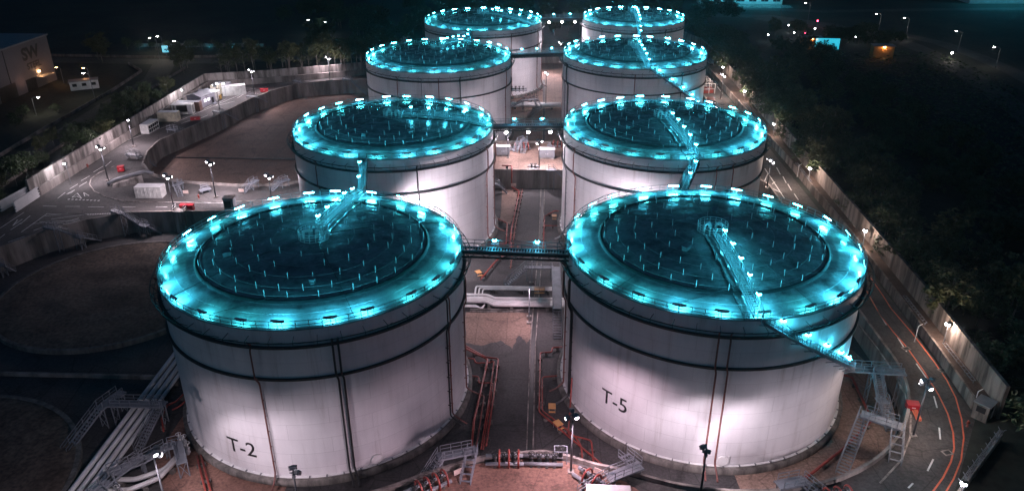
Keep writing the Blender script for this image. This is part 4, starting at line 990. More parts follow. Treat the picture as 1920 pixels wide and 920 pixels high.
rp('long red pipe along the foot of the T-5 tank', [(4.4,112.4,.5),(2.6,112.2,.5),(2.6,110.8,.5),(.6,110.6,.5),(.5,94.6,.5),(6.9,86.4,.5),(11.6,80.4,.5)], .13)
rp('second red pipe beside the T-5 tank with a stub branch', [(4.6,104.2,.5),(.95,103.6,.5),(.95,95.0,.5),(5.6,89.4,.5),(6.5,87.2,.5),(6.6,81.0,.6)], .12)
rp('red pipe stepping down in front of the T-5 tank to the red valves', [(5.3,95.8,6),(5.2,95.8,.5),(4.7,89.6,.5),(8.0,88.4,.5),(8.1,80.6,.6)], .12)
rp('red pipe at the left edge of the gap behind the dark footbridge', [(-11.4,136.0,.6),(-8.8,144.1,.6),(-5.8,149.4,.6),(-5.9,153,.6)], .17)
rp('tall red pipe dropping over the cross wall and running to the front', [(-9.6,188,5.6),(-7.0,187.8,5.6),(-7.0,186.0,5.4),(-7.0,185.8,.6),(-5.0,183,.6),(-6.1,160,.6),(-6.2,148.6,.6),(-4.4,148.4,.6),(-4.4,151.4,.6)], .17)
rp('faded pipe with black collars parallel to the tall red pipe', [(-4.2,184.6,.5),(-5.4,160,.5),(-5.6,141,.5)], .13, 'redrust', sup=2.4)
rp('red pipe looping off the second left tank', [(-10.2,166.6,.6),(-7.2,163.2,.6),(-7.0,152.2,.6),(-10.4,152.2,.6)], .14)
rp('red branch pipe at the foot of the second right tank', [(4.8,170.6,.6),(3.8,170.8,.6),(1.4,167.4,.6),(1.2,157,.6),(1.2,149,.6)], .14)
rp('short red cross branch at the second right tank', [(5.1,162.2,.6),(1.5,162.2,.6)], .12)
rp('long red pipe with an elbow on the brown apron right of the T-5 tank', [(47.6,104.8,1.6),(50.8,105.0,.6),(49.9,94.2,.6),(43.4,87.6,.6),(33.6,79.2,.6)], .2)
rp('bright red pipe lying in front of the T-5 tank', [(14.6,77.6,.5),(24,78.0,.5),(38,77.4,.5)], .2)
rp('red pipe pair under the valve platform of the T-2 tank, left one', [(-47.4,83.2,.6),(-43.8,77.0,.5),(-40,70.6,.5)], .14)
rp('red pipe pair under the valve platform of the T-2 tank, right one', [(-46.9,83.4,.6),(-43.2,77.2,.5),(-39.4,70.8,.5)], .14)
rp('red pipe zigzag at the left edge of the T-2 tank', [(-54.2,101.6,5.6),(-54.2,101.4,.8),(-55.4,94.8,.8),(-56.4,94.2,.8),(-55.8,90.8,.8),(-54.2,88.0,.8)], .14)
for i in range(3):
    rp(('upper','middle','lower')[i]+' dark red pipe along the curved front bund wall by the T-2 tank', [(-26,70.6-i*.5,.6+i*.3),(-18.6,73.4-i*.5,.6+i*.3),(-12.2,77.9-i*.5,.6+i*.3),(-8.6,80.6-i*.4,.6+i*.3)], .13, 'red', sup=0)
for i in range(4):
    x = -.9-i*1.3; rp(('first','second','third','fourth')[i]+' reddish pipe from the right among those beside the third left tank', [(x,300-i*2,.6),(x-.2,268+i*2,.6),(x-2.6-i*.4,262+i,.6)], .14, 'redrust')
rp('red pipe crossing over the rear bund wall beside the farthest tanks', [(-2.6,327,5.5),(-1.2,326.4,5.4),(-1.0,326,.7),(-1.3,318,.7)], .16)
for i, y in enumerate((262.5, 260.9, 259.3)):
    pipe_run(('rear','middle','front')[i]+' pale pipe crossing between the third pair of tanks', [(-11.6,y,1.1),(7.2,y,1.1)], .42, 'pipe', group='pale pipes between the third pair of tanks', sup=5)

# step-over treads
for px, py, z, rz, lab in ((1035,770,.0,0,'flat orange step box on the dark floor beside the T-5 tank'),(1046,802,.0,.6,'orange step bridging the red pipes beside the T-5 tank'),(897,517,.0,.5,'orange step bridging the slanting red pipe behind the T-2 tank'),(1007,549,.0,0,'left orange box beside the crossover stair'),(1016,549,.0,0,'right orange box beside the crossover stair'),(1039,411,0,0,'orange step at the foot of the second right tank')):
    p_ = at(px, py, z); t = thing('step_box', lab, 'step', (p_.x,p_.y,0), rz, 'orange steps')
    MB().box((0,0,.95),(1.1,1.3,.1)).build('tread', MT['orangebox'], t)
    MB().box((0,-.85,.5),(1.0,.3,.08)).build('lower_tread', MT['orangebox'], t)
    g = MB(); [g.box((sx*.45, sy*.5, .45),(.08,.08,.9)) for sx in (-1,1) for sy in (-1,1)]; g.build('stand', MT['grey'], t)

# ------------------------------------------------------------------ valve manifold at the front
def valve(parent, c, rz=0, arch=True):
    b = MB(); x, y, z = c
    b.lathe([(.001,0),(.34,0),(.34,.1),(.2,.14),(.26,.4),(.2,.66),(.34,.7),(.34,.8),(.001,.8)],12,c=(x,y,z)); b.cyl((x,y,z+.8),.09,.5,8)
    b.tube([(x+.42*math.cos(2*PI*i/14), y+.42*math.sin(2*PI*i/14), z+1.3) for i in range(14)], .05, 5, True)
    b.beam((x-.42,y,z+1.3),(x+.42,y,z+1.3),.06); b.beam((x,y-.42,z+1.3),(x,y+.42,z+1.3),.06)
    b.build('valve', MT['black'], parent, True)
    if arch:
        MB().tube([(x+.55, y-1.0, z-.2)]+[(x+.55, y-1.0*math.cos(PI*i/8), z+.6+1.0*math.sin(PI*i/8)) for i in range(9)]+[(x+.55,y+1.0,z-.4)], .13, 8).build('arch_pipe', MT['red'], parent, True)
def manifold(c, rz, n, label, sp=1.25, arches=True, L=None):
    t = thing('valve_manifold', label, 'valve manifold', (*c, ZR+.02), rz, 'valve manifolds of the front road'); L = L or n*sp
    for y, z in ((-.7,.45),(.5,.75)): MB().tube([(-L/2-.6,y,z),(L/2+.6,y,z)], .26, 10).build('header_pipe', MT['grey'], t, True)
    for i in range(n): valve(t, (-L/2+(i+.5)*L/n, -.1, .35), arch=arches)
    for i in range(n): MB().box((-L/2+(i+.5)*L/n, -.75, .1),(.35,.5,.2)).build('support', MT['base'], t)
    return t
manifold((-4.0,78.8), .03, 3, 'row of black valves with red arched pipes at the top of the reddish paving')
manifold((1.0,78.9), -.02, 4, 'dark valve block with a pale header, right of the red arches', 1.0, False)
manifold((6.8,75.6), -.75, 2, 'pair of valves with red arches at the foot of the mast by the T-5 tank', 1.5)
manifold((-13.4,73.6), .62, 4, 'cluster of red and black valves below the stair beside the T-2 tank', 1.2)
manifold((36.5,73.4), .2, 3, 'red valves at the bottom right below the T-5 tank', 1.4)
t = thing('pipe_gantry', 'pale square pipe frame with a tall valve at the right end of the manifold', 'valve frame', (3.3,79.4,ZR+.02), 0)
f = MB(); [f.beam((sx*.8,sy*.6,0),(sx*.8,sy*.6,2.0),.12) for sx in (-1,1) for sy in (-1,1)]; [f.beam((-.8,sy*.6,2.0),(.8,sy*.6,2.0),.12) for sy in (-1,1)]; [f.beam((sx*.8,-.6,2.0),(sx*.8,.6,2.0),.12) for sx in (-1,1)]
f.build('frame', MT['galv'], t); valve(t, (0,0,.9), arch=False)
for c, rz, lab in (((-49.4,84.6,1.0),2.2,'cluster of pale valves at the left foot of the T-2 tank'),((-54.6,73.6,1.0),.9,'cluster of pale valves under the bottom left catwalk')):
    t = thing('valve_cluster', lab, 'valve cluster', c, rz, 'pale valve clusters')
    for i in range(4):
        b = MB(); b.lathe([(.001,0),(.3,0),(.3,.1),(.18,.14),(.24,.4),(.18,.66),(.3,.7),(.3,.8),(.001,.8)],10,c=(i*.9-1.4,(i % 2)*.5,0)); b.cyl((i*.9-1.4,(i % 2)*.5,.8),.08,.9,8)
        b.tube([(i*.9-1.4+.36*math.cos(2*PI*k/10),(i % 2)*.5+.36*math.sin(2*PI*k/10),1.6) for k in range(10)],.05,5,True); b.build('valve', MT['pipe'], t, True)
    MB().tube([(-2.2,.2,.35),(2.2,.2,.35)],.25,8).build('pipe', MT['pipe'], t, True)
# white flat roof at the bottom edge
t = thing('pump_shelter', 'small white flat-roofed shelter cut by the bottom edge of the view', 'shelter', (8.9,71.0,ZR+.02), -.02)
MB().box((0,0,2.1),(5.4,3.8,.2)).build('roof', MT['white'], t); MB().box((0,0,1.0),(4.8,3.2,1.98)).build('body', MT['grey'], t)
MB().box((1.0,1.63,.95),(.9,.06,1.9)).build('door', MT['galv'], t)
# kiosks on the cross road
for px, py, w_, lab in ((1025,299,4.2,'grey switchgear kiosk with two panels under the footbridge lamps'),(943,294,3.4,'grey kiosk against the second left tank on the cross road')):
    p_ = at(px, py, ZR); t = thing('switch_kiosk', lab, 'kiosk', (p_.x,p_.y+1,ZR+.02), 0, 'kiosks on the cross road')
    MB().box((0,0,1.55),(w_,1.8,2.2)).build('body', MT['galv'], t); MB().box((0,0,.22),(w_-.3,1.6,.44)).build('plinth', MT['conc2'], t); MB().box((0,0,2.72),(w_+.3,2.1,.12)).build('roof', MT['white'], t)
    for s in (-1,1): 
        d = MB().box((s*w_/4,-.93,1.5),(w_/2-.5,.06,1.6)).build('door', MT['grey'], t); MB().box((s*.25,-.98,1.5),(.08,.05,.3)).build('handle', MT['white'], d)
manifold((-5.5,203.6), .2, 4, 'cluster of pumps and valves on the cross road below the curved stair', 1.2)
manifold((4.6,206.4), -.2, 3, 'red and grey valves on the cross road near the second right tank', 1.2)
manifold((-1.5,188.0), .0, 2, 'small valve pair on top of the cross wall', .9, False)
manifold((-8.5,265.5), .05, 5, 'row of pumps at the foot of the third left tank', 1.3, False)
for px, py, z, rz, lab in ((860,880,5.2,.62,'pale notice board on the front bund wall beside the T-2 tank'),(1123,880,5.6,-.5,'pale notice board on the stair beside the T-5 tank'),(349,359,5.2,0,'pale notice board on the low wall by the white stair'),(453,356,5.2,0,'pale notice board on the low wall by the twin white stairs'),(963,346,1.4,0,'pale notice board on the stained cross wall')):
    p_ = at(px, py, z); t = thing('notice_board', lab, 'sign', (p_.x,p_.y-.3,z-.5), rz, 'pale notice boards')
    MB().box((0,0,.5),(1.3,.06,.8)).build('board', MT['sign'], t); MB().box((0,.06,.5),(1.1,.05,.6)).build('bracket', MT['grey'], t)
# raised pads of future tanks
for c, r, lab in (((-82,129.6),21.6,'large round raised pad of bare soil in the dark left bund'),((-84,73.4),22.4,'second round soil pad, cut by the bottom left corner')):
    t = thing('tank_pad', lab, 'tank pad', (*c, 0), 0, 'round pads for future tanks')
    MB().lathe([(r,-.02),(r,.85),(r-.7,.85),(r-.7,.7)], 96).build('ring_wall', MT['base'], t)
    b = MB(); b.lathe([(r-.7,.72)]+[((r-.7)*k/10, .74+.14*math.sin(k*1.7)) for k in range(9,0,-1)]+[(.01,.8)], 96).build('soil_fill', MT['soil'], t, True)
# wire fence on the lower right wall
t = thing('wire_fence', 'white angled fence posts with coiled wire along the lower right wall', 'fence', (57.4,80.0,5.6))
a, b = Vector((62.4,85.0,5.6)), Vector((52.4,74.9,5.6)); o = Vector(t.location); d = (b-a).normalized(); nn = Vector((-d.y,d.x,0))
for i in range(10):
    p = a.lerp(b, i/9)-o; g = MB(); g.beam(p, p+Vector((0,0,.7)), .1); g.beam(p+Vector((0,0,.7)), p+Vector((0,0,1.3))+nn*.5, .08); g.beam(p+Vector((0,0,.7)), p+Vector((0,0,1.3))-nn*.5, .08); g.build('post', MT['galv'], t)
L_ = (b-a).length; MB().tube([a+d*L_*k/260-o+Vector((0,0,.75+.32*math.sin(k*.9)))+nn*.32*math.cos(k*.9) for k in range(261)], .03, 4).build('wire_coil', MT['galv'], t)
# guard booth at the right corner
t = thing('guard_booth', 'small grey booth with dark windows at the end of the right terrace', 'booth', (62.9,90.4,ZR+.02), R_(42))
MB().box((0,0,1.3),(2.2,2.0,2.6)).build('body', MT['wallr'], t); MB().box((0,0,2.68),(2.5,2.3,.14)).build('roof', MT['grey'], t)
for x, y, sx, sy in ((-.0,-1.02,1.3,.06),(-1.12,0,.06,1.2)): w_ = MB().box((x,y,1.8),(sx,sy,.9)).build('window', MT['glass'], t)
MB().box((.75,-1.03,1.0),(.55,.05,1.9)).build('door', MT['white'], t)
# pipe ladder frames on the right roadside wall
for px, py, lab in ((1724,622,'slim white bent post on the right roadside wall'),(1500,318,'white bent post on the right roadside wall beside the arrow'),(1836,745,'white stick post beside the guard booth'),(1396,180,'white bent post near the far end of the right road')):
    p_ = at(px, py, 6.4); t = thing('bent_post', lab, 'post', (p_.x-.4,p_.y,ZR), 0, 'white posts along the right roadside wall')
    MB().tube([(0,0,0),(0,0,3.0),(.7,.2,3.3)],.06,6).build('post', MT['white'], t)
    MB().box((0,0,.06),(.3,.3,.12)).build('base_plate', MT['conc2'], t)
for y0, y1, lab in ((112,121,'pale cable ladder on the terrace edge beside the first white dashes'),(96,106,'thin cable ladder on the terrace edge near the guard booth'),(176,189,'pale cable ladder on the terrace edge above the arrow'),(224,244,'far cable ladder on the terrace edge')):
    xa = 64.9 if y0 > 150 else 64.0; g = MB()
    for dx in (0,.55): g.beam((xa+dx-.2,y0,6.75),(xa+dx+.1,y1,6.75),.08)
    k = int((y1-y0)/.9)
    for i in range(k+1): g.beam((xa-.2+.3*i/k,y0+(y1-y0)*i/k,6.75),(xa+.35+.3*i/k,y0+(y1-y0)*i/k,6.75),.07)
    for i in range(0,k+1,3): g.beam((xa+.05+.3*i/k,y0+(y1-y0)*i/k,6.3),(xa+.05+.3*i/k,y0+(y1-y0)*i/k,6.75),.08)
    wbuild(g, 'cable_ladder', MT['galv'], lab, 'cable ladder', 'cable ladders on the right terrace')
for px, py, lab in ((1767,588+106,'manhole grate beside the second white dash'),(1776,848,'square manhole grate between the orange line and the last dash'),(1699,653,'dark manhole grate beside the first white dashes')):
    p_ = at(px, py, ZR); t = thing('drain_grate', lab, 'drain grate', (p_.x,p_.y,ZR+.02), .3, 'drain grates in the right road')
    MB().box((0,0,.01),(1.3,1.0,.03)).build('frame', MT['conc2'], t); MB().box((0,0,.03),(.85,.6,.03)).build('grate', MT['black'], t)
# truck and equipment rack on the right road
def truck(c, rz, label, m):
    t = thing('parked_truck', label, 'truck', (*c, ZR+.02), rz, 'vehicles on the right road')
    MB().hexa([(-3.4,-1.15,.9),(-1.4,-1.15,.9),(-1.4,1.15,.9),(-3.4,1.15,.9),(-3.1,-1.05,2.6),(-1.4,-1.1,2.7),(-1.4,1.1,2.7),(-3.1,1.05,2.6)]).build('cab', MT[m], t)
    MB().box((1.1,0,1.95),(4.8,2.3,1.9)).build('cargo_box', MT[m], t); MB().box((0,0,.8),(6.6,1.0,.25)).build('chassis', MT['black'], t)
    MB().hexa([(-3.46,-.95,1.7),(-3.42,-.95,1.7),(-3.42,.95,1.7),(-3.46,.95,1.7),(-3.25,-.9,2.4),(-3.2,-.9,2.4),(-3.2,.9,2.4),(-3.25,.9,2.4)]).build('windscreen', MT['glass'], t)
    for x in (-2.4,1.0,2.3):
        for s in (-1,1):
            w_ = MB(); w_.v = []; k = 14
            w_.add([(x+.48*math.cos(2*PI*i/k), s*1.0+dy, .5+.48*math.sin(2*PI*i/k)) for dy in (-.15,.15) for i in range(k)], [(i,(i+1) % k,k+(i+1) % k,k+i) for i in range(k)]+[tuple(range(k)),tuple(range(k,2*k))])
            wh = w_.build('wheel', MT['black'], t); MB().box((x, s*1.17, .5),(.4,.04,.4)).build('rim', MT['galv'], wh)
    for s in (-1,1): MB().box((-3.45,s*.8,1.15),(.06,.35,.22)).build('headlight', MT['white'], t)
    return t
p_ = at(1336,128,ZR); truck((p_.x-1,p_.y), R_(80), 'grey truck parked at the far end of the right road', 'grey')
p_ = at(1349,193,ZR); truck((p_.x-4.2,p_.y-7), R_(84), 'red truck parked behind the second right tank', 'red')
p_ = at(1341,176,ZR); t = thing('equipment_rack', 'white pipe frame rack standing on the right road beside the third right tank', 'rack', (p_.x-2.4,p_.y+2,ZR+.02), .1)
g = MB()
for x in (-2,0,2):
    for y in (-2,2): g.beam((x,y,0),(x,y,5 if x < 1 else 3.5),.14)
for z in (1.6,3.4,5): 
    for y in (-2,2): g.beam((-2,y,z),(0 if z > 4 else 2,y,z),.12)
    for x in (-2,0): g.beam((x,-2,z),(x,2,z),.12)
g.build('frame', MT['white'], t); MB().box((0,0,.8),(3.4,3.4,1.4)).build('tank_box', MT['red'], t)
# little posts between the nearest tanks
for px, py, h_, lab in ((997,531,5.2,'thin white camera post between the nearest tanks'),(992,606,7.5,'thin grey lamp post at the corner of the pink patch'),(992,594,1.2,'short capped post at the corner of the pink patch')):
    p_ = at(px, py, 0); t = thing('camera_post', lab, 'post', (p_.x,p_.y,0), 0, 'thin posts between the nearest tanks')
    MB().lathe([(.001,0),(.09,0),(.06,h_),(.001,h_)],8).build('pole', MT['galv'], t); MB().box((0,0,.15),(.9,.6,.3)).build('base_plate', MT['conc2'], t); MB().box((0,-.15,h_),(.22,.4,.2)).build('camera_head', MT['white'], t)
    if h_ > 7: lamp('SPOT', 'lamp', t, (0,-.6,h_), 3600, PINK, (-.45,-.25,-1), 140, .4, .2)

# ------------------------------------------------------------------ trees
def tree_meshes(seed, h, r, crown0, n_cl, leaf, mat, per=15, flat=.8):
    rnd = random.Random(seed); tr, cr = MB(), MB(); tips = []
    bend = [(rnd.uniform(-.3,.3)*i/5, rnd.uniform(-.3,.3)*i/5, h*.82*i/5) for i in range(6)]
    tr.tube(bend, .16, 6); tr.v = [(x, y, z) if z < h*.3 else (x*.9, y*.9, z) for x, y, z in tr.v]
    for i in range(7):
        k = rnd.uniform(.3,.85); p = Vector(bend[0]).lerp(Vector(bend[5]), k); a = rnd.uniform(0, 2*PI); L = r*rnd.uniform(.5,.95)
        e = p+Vector((math.cos(a)*L, math.sin(a)*L, L*rnd.uniform(.3,.9))); tr.tube([p, p.lerp(e,.5)+Vector((0,0,.25)), e], .055, 4); tips.append(e)
    for i in range(n_cl):
        if i % 3 == 0: c = rnd.choice(tips)+Vector([rnd.gauss(0,.6) for _ in range(3)])
        else:
            u = rnd.random()**.45; a = rnd.uniform(0,2*PI); z = rnd.uniform(-1,1); q = math.sqrt(max(0,1-z*z))
            lob = 1+.28*math.sin(3*a+seed)+.2*math.sin(5*a+z*4)
            c = Vector((r*u*q*math.cos(a)*lob, r*u*q*math.sin(a)*lob, crown0+(h-crown0)/2+(h-crown0)/2*u*z*flat*1.2))
        for j in range(per):
            p = c+Vector((rnd.gauss(0,.33),rnd.gauss(0,.33),rnd.gauss(0,.24))); s = leaf*rnd.uniform(.6,1.3)
            u_ = Vector((rnd.uniform(-1,1),rnd.uniform(-1,1),rnd.uniform(-.5,.5))).normalized(); v_ = u_.cross(Vector((rnd.uniform(-1,1),rnd.uniform(-1,1),rnd.uniform(.2,1)))).normalized()
            cr.add([p-u_*s, p-v_*s*.45, p+u_*s, p+v_*s*.45], [(0,1,2,3)])
    return tr.mesh('trunk', MT['bark']), cr.mesh('crown', MT[mat])
KINDS = [tree_meshes(1,8.5,3.0,2.6,110,.34,'leaf'), tree_meshes(2,10,3.4,3.4,130,.36,'leaf2'), tree_meshes(3,6.5,2.6,1.2,100,.3,'leaf'), tree_meshes(4,11.5,2.6,5.5,90,.34,'leaf2'), tree_meshes(5,9,4.0,2.8,150,.36,'leaf'), tree_meshes(6,7.5,2.4,4.2,26,.26,'leaf2',9)]
BASES = {}
def tree(x, y, kind, sc, label, group, z=ZR):
    t = thing('tree', label, 'tree', (x, y, z), random.uniform(0, 6.28), group); t.scale = (sc, sc, sc*random.uniform(.9,1.12))
    link('trunk', KINDS[kind][0], t); link('crown', KINDS[kind][1], t)
rnd = random.Random(11)
y = 62.0; n_ = 0
while y < 350:
    for row in range(3):
        x = (68.6 if y > 92 else 73.5-(92-y)*.7)+.9+row*5.6+rnd.uniform(-1.4,1.4)+(3 if row > 2 else 0)
        if rnd.random() < .1: continue
        tree(x, y+rnd.uniform(-2,2), rnd.choice((0,1,2,4,4)), rnd.uniform(.75,1.15), 'dark leafy tree of the forest beyond the tall right wall', 'forest trees beyond the right wall'); n_ += 1
    y += 6.4
for i in range(40):
    yy = 152+2.8*i+rnd.uniform(-1.5,1.5); xx = -122.6-rnd.uniform(0,9.5)-(5 if i % 3 == 0 else 0)
    tree(min(xx, -122.4), yy, rnd.choice((0,1,2,4)), rnd.uniform(.5,.85), 'dark bushy tree between the left boundary wall and the outside road', 'trees beyond the left wall')
for i in range(34):
    k = i/33; xx = -121+k*62; yy = 281+k*16+rnd.uniform(0,14)
    tree(xx, yy, rnd.choice((3,3,1,5,5)), rnd.uniform(.8,1.15), 'pale-trunked slender tree behind the far boundary wall', 'trees behind the far wall')
for i in range(24):
    xx = -104+rnd.uniform(0,62); yy = 318+rnd.uniform(0,75)
    tree(xx, yy, rnd.choice((0,1,4,3)), rnd.uniform(.9,1.25), 'dark tree in the belt far behind the left row of tanks', 'far tree belt behind the left tanks')
for i in range(18):
    tree(-30+i*6+rnd.uniform(-1.5,1.5), 356+rnd.uniform(0,26), rnd.choice((0,1,4,3)), rnd.uniform(.8,1.2), 'dark tree behind the rear bund beyond the farthest tanks', 'trees behind the rear bund')
for i in range(10):
    tree(-164+rnd.uniform(-4,12), 216+i*2.2, rnd.choice((0,2,4)), rnd.uniform(.4,.6), 'dark tree in front of the steel mill', 'trees in front of the mill')
for px, py in ((185,92),(193,98),(345,118),(352,108),(340,112)):
    p_ = at(px, py+20, ZR); tree(p_.x, p_.y, 1, 1.0, 'tree at the outside road junction' , 'trees at the outside road junction')
for i in range(26):
    px = rnd.choice((1450,1475,1500,1560,1580,1605,1625,1640,1660,1690))+rnd.uniform(-12,12); p_ = at(px, 58+(px-1450)*.13+rnd.uniform(-6,10), ZR)
    tree(p_.x, p_.y, rnd.choice((0,2,4)), rnd.uniform(.6,.95), 'round dark tree beside the far right roads', 'trees beside the far right roads')
def woods(name, label, spots):
    mb = MB()
    for x, yy, k, sc in spots:
        me = KINDS[k][1]; a = rnd.uniform(0, 6.28); ca, sa = math.cos(a)*sc, math.sin(a)*sc
        mb.add([(x+ca*v.co.x-sa*v.co.y, yy+sa*v.co.x+ca*v.co.y, ZR+v.co.z*sc-1.2) for v in me.vertices], [tuple(p.vertices) for p in me.polygons])
    tag(mb.build(name, MT['leaf']), label, None, None, 'stuff')
woods('woods', 'dark unbroken woods on the slope beyond the first forest trees', [(92+rnd.uniform(0,24), 70+i*2.6, rnd.choice((0,1,4)), rnd.uniform(.7,1.1)) for i in range(100)])
woods('woods', 'dark woods far behind the tanks', [(-130+rnd.uniform(0,230), 392+rnd.uniform(0,60), rnd.choice((0,1,4)), rnd.uniform(.9,1.3)) for i in range(60)])
for i in range(14):
    tree(-176+i*4+rnd.uniform(-1.5,1.5), 330+rnd.uniform(-2,3), rnd.choice((2,0,5)), rnd.uniform(.4,.65), 'small dark tree in front of the cyan lit garden wall', 'trees before the cyan lit wall')
ug = MB()
for i in range(9000):
    x, yy = rnd.uniform(100,165), rnd.uniform(110,330); p = Vector((x,yy,ZR+rnd.uniform(0,2.6)*(.5+.5*math.sin(x*.21)*math.sin(yy*.17)))); s = rnd.uniform(.4,.9)
    a = rnd.uniform(0,PI); u_ = Vector((math.cos(a),math.sin(a),rnd.uniform(-.3,.3))); v_ = u_.cross(Vector((rnd.uniform(-1,1),rnd.uniform(-1,1),1))).normalized()
    ug.add([p-u_*s,p-v_*s*.5,p+u_*s,p+v_*s*.5],[(0,1,2,3)])
tag(ug.build('undergrowth', MT['leaf']), 'dark low scrub filling the ground beyond the right forest', None, None, 'stuff')

# ------------------------------------------------------------------ surroundings
def road(name, pts, w, label, z=ZR+.006, m='asph'):
    struct(strip_mesh(MB(), pts, w, z).build(name, MT[m]), label)
road('outside_road', [(-133,150),(-138,200),(-141,245),(-142,280),(-150,305)], 8.5, 'dim road outside the left wall')
road('outside_road', [(-240,312),(-190,309),(-150,307),(-118,312),(-60,322)], 9, 'dim cross road beyond the junction', ZR+.012)
road('outside_road', [(60,424),(87,419),(118,417),(140,395),(154,370),(160,350),(162,325),(160,300),(156,270),(150,235),(140,190)], 9, 'unlit far road on the right')
road('outside_road', [(110,412),(146,378),(165,374),(175,350),(178,325),(178,295),(174,260),(168,215)], 8, 'second carriageway of the far right road', ZR+.012)
road('outside_road', [(86,460),(110,442),(150,433),(210,440),(300,446)], 8, 'far road before the cyan lit buildings', ZR+.009)
def curb(name, pts, label, h=.9, m='conc'): wall(name, pts, .3, ZR-.05, ZR+h, MT[m], label, False, 'barrier')
curb('road_barrier', [(-129,150),(-133.5,200),(-136.5,250),(-137.5,296)], 'low concrete barrier along the outside road by the left trees', .8)
curb('road_barrier', [(-143,158),(-147,215),(-149,262),(-152,290),(-163,302)], 'low concrete barrier on the mill side of the outside road', 1.0)
curb('road_barrier', [(-240,318),(-190,315.5),(-150,313),(-120,318)], 'low concrete barrier beyond the outside cross road', 1.0)
def street_lamp(x, y, h, label, energy, color, lens, arm=(-1.6,0), group='street lamps outside the tank farm'):
    t = thing('street_lamp', label, 'street lamp', (x, y, ZR), 0, group); ax, ay = arm
    MB().tube([(0,0,0),(0,0,h*.92),(ax*.35,ay*.35,h*.99),(ax,ay,h)], .1, 6).build('pole', MT['galv'], t)
    f = MB().box((ax*1.2,ay*1.2,h),(.8,.45,.22), math.atan2(ay, ax)).build('lamp_head', MT['grey'], t)
    MB().box((ax*1.2,ay*1.2,h-.14),(.7,.4,.1), math.atan2(ay, ax)).build('lamp_glass', MT[lens], f)
    lamp('POINT', 'lamp', f, (ax*1.3,ay*1.3,h-.45), energy, color, radius=.15)
YL = (1,.9,.62)
street_lamp(-150.4,252.4,8.6,'street lamp beside the parking yard of the steel mill',170,YL,'lens_s',(-1.8,.4))
street_lamp(-159.2,233.3,5.6,'short street lamp among the trees before the steel mill',140,YL,'lens_s',(1.6,.3))
street_lamp(-154.5,311.1,8.8,'tall street lamp at the outside road junction',420,YL,'lens_s',(-2,.2))
street_lamp(-145,309.6,7.8,'street lamp right of the tall one at the junction',260,YL,'lens_s',(-1.4,.2))
street_lamp(-158,323.0,7.0,'street lamp beyond the outside cross road',200,YL,'lens_s',(-1.4,.2))
street_lamp(-96.9,360.9,6.5,'street lamp beside a small sign far behind the third left tank',260,(.7,.95,1),'lens_p')
street_lamp(-105,362,7.2,'left one of the two street lamps far behind the third left tank',200,(.7,.95,1),'lens_p')
for x, yy, h, lab in ((123.1,415.9,11,'farthest street lamp of the right road, at the top edge'),(128.7,389.3,11,'second farthest street lamp of the right road'),(153.4,366.1,10,'street lamp where the far right road bends'),(164.2,361.5,9,'street lamp just beyond the bend of the far right road'),(172.5,330.5,9,'street lamp on the inner side of the far right road'),(174.4,304.1,8,'nearest street lamp of the far right road')):
    street_lamp(x, yy, h, lab, 170, (1,.82,.66), 'lens_s', (-1.9,.3))
for px, py, L_, lab in ((1479,48,'lens_p','small white path light among the far trees, leftmost'),(1489,62,'lens_p','small white path light below the leftmost far one'),(1521,74,'lens_p','small white path light above the left brown shed'),(1528,55,'lens_p','bright bluish path light at the far crossing'),(1605,70,'lens_p','bluish path light between the two brown sheds'),(1665,90,'lens_p','small white path light above the right brown shed'),(1785,100,'lens_s','small yellow path light on the far carriageway'),(1533,40,'lens_r','small red signal light at the far crossing'),(1509,63,'lens_r','small red signal light among the far trees'),(1440,66,'lens_p','small white path light at the edge of the forest')):
    p_ = at(px, py, ZR+3); t = thing('path_light', lab, 'path light', (p_.x,p_.y,ZR), 0, 'small lights beside the far right roads')
    MB().lathe([(.001,0),(.07,0),(.05,3),(.001,3)],6).build('pole', MT['galv'], t); MB().ball((0,0,3.1),.3,8).build('lamp_globe', MT[L_], t)
# steel mill
t = thing('steel_mill', 'huge grey mill hall lettered SW STEEL with a lit doorway', 'building', (-190,238,ZR), 0)
MB().box((-22,1,8),(68,78,16)).build('wall', MT['bldg'], t)
MB().box((-22,1,16.25),(69,79,.5)).build('roof', MT['grey'], t)
MB().box((12.05,14.5,8),(.1,.35,15.8)).build('panel_joint', MT['black'], t)
def wall_text(txt, size, y, z, off, par, sx=1.0):
    me = text_mesh(txt, size, off); me.materials.clear(); me.materials.append(MT['black'])
    me.transform(Matrix(((0,0,1,0),(sx,0,0,0),(0,1,0,0),(0,0,0,1)))); me.transform(Matrix.Translation((12.06,y,z))); me.name = 'wall_lettering'
    link('wall_lettering', me, par)
wall_text('SW', 5.6, 28.6, 10.4, .22, t, 1.15); wall_text('STEEL', 3.0, 29.0, 7.0, .09, t, 1.05)
MB().box((12.07,25,2.0),(.14,5.5,4)).build('door', MT['black'], t)
cn = MB().box((13.8,30.4,3.9),(3.6,7,.3)).build('canopy', MT['grey'], t); lamp('POINT', 'lamp', cn, (13.2,30.4,5.2), 45, (1,.62,.36), radius=.2)
MB().box((12.3,30.4,5.3),(.3,.8,.3)).build('wall_lamp', MT['lens_o'], t)
dk = MB().box((12.07,12,2.4),(.14,9,4.8)).build('gate_door', MT['black'], t); lamp('POINT', 'lamp', dk, (14.2,20,4.4), 80, (1,.5,.34), radius=.2)
for px, py, lab in ((112,126,'left one of the two orange sodium lamps beside the steel mill'),(163,127,'right one of the two orange sodium lamps beside the steel mill')):
    p_ = at(px, py, ZR+6); street_lamp(p_.x, p_.y, 6.0, lab, 200, (1,.42,.16), 'lens_o', (-1.2,.1))
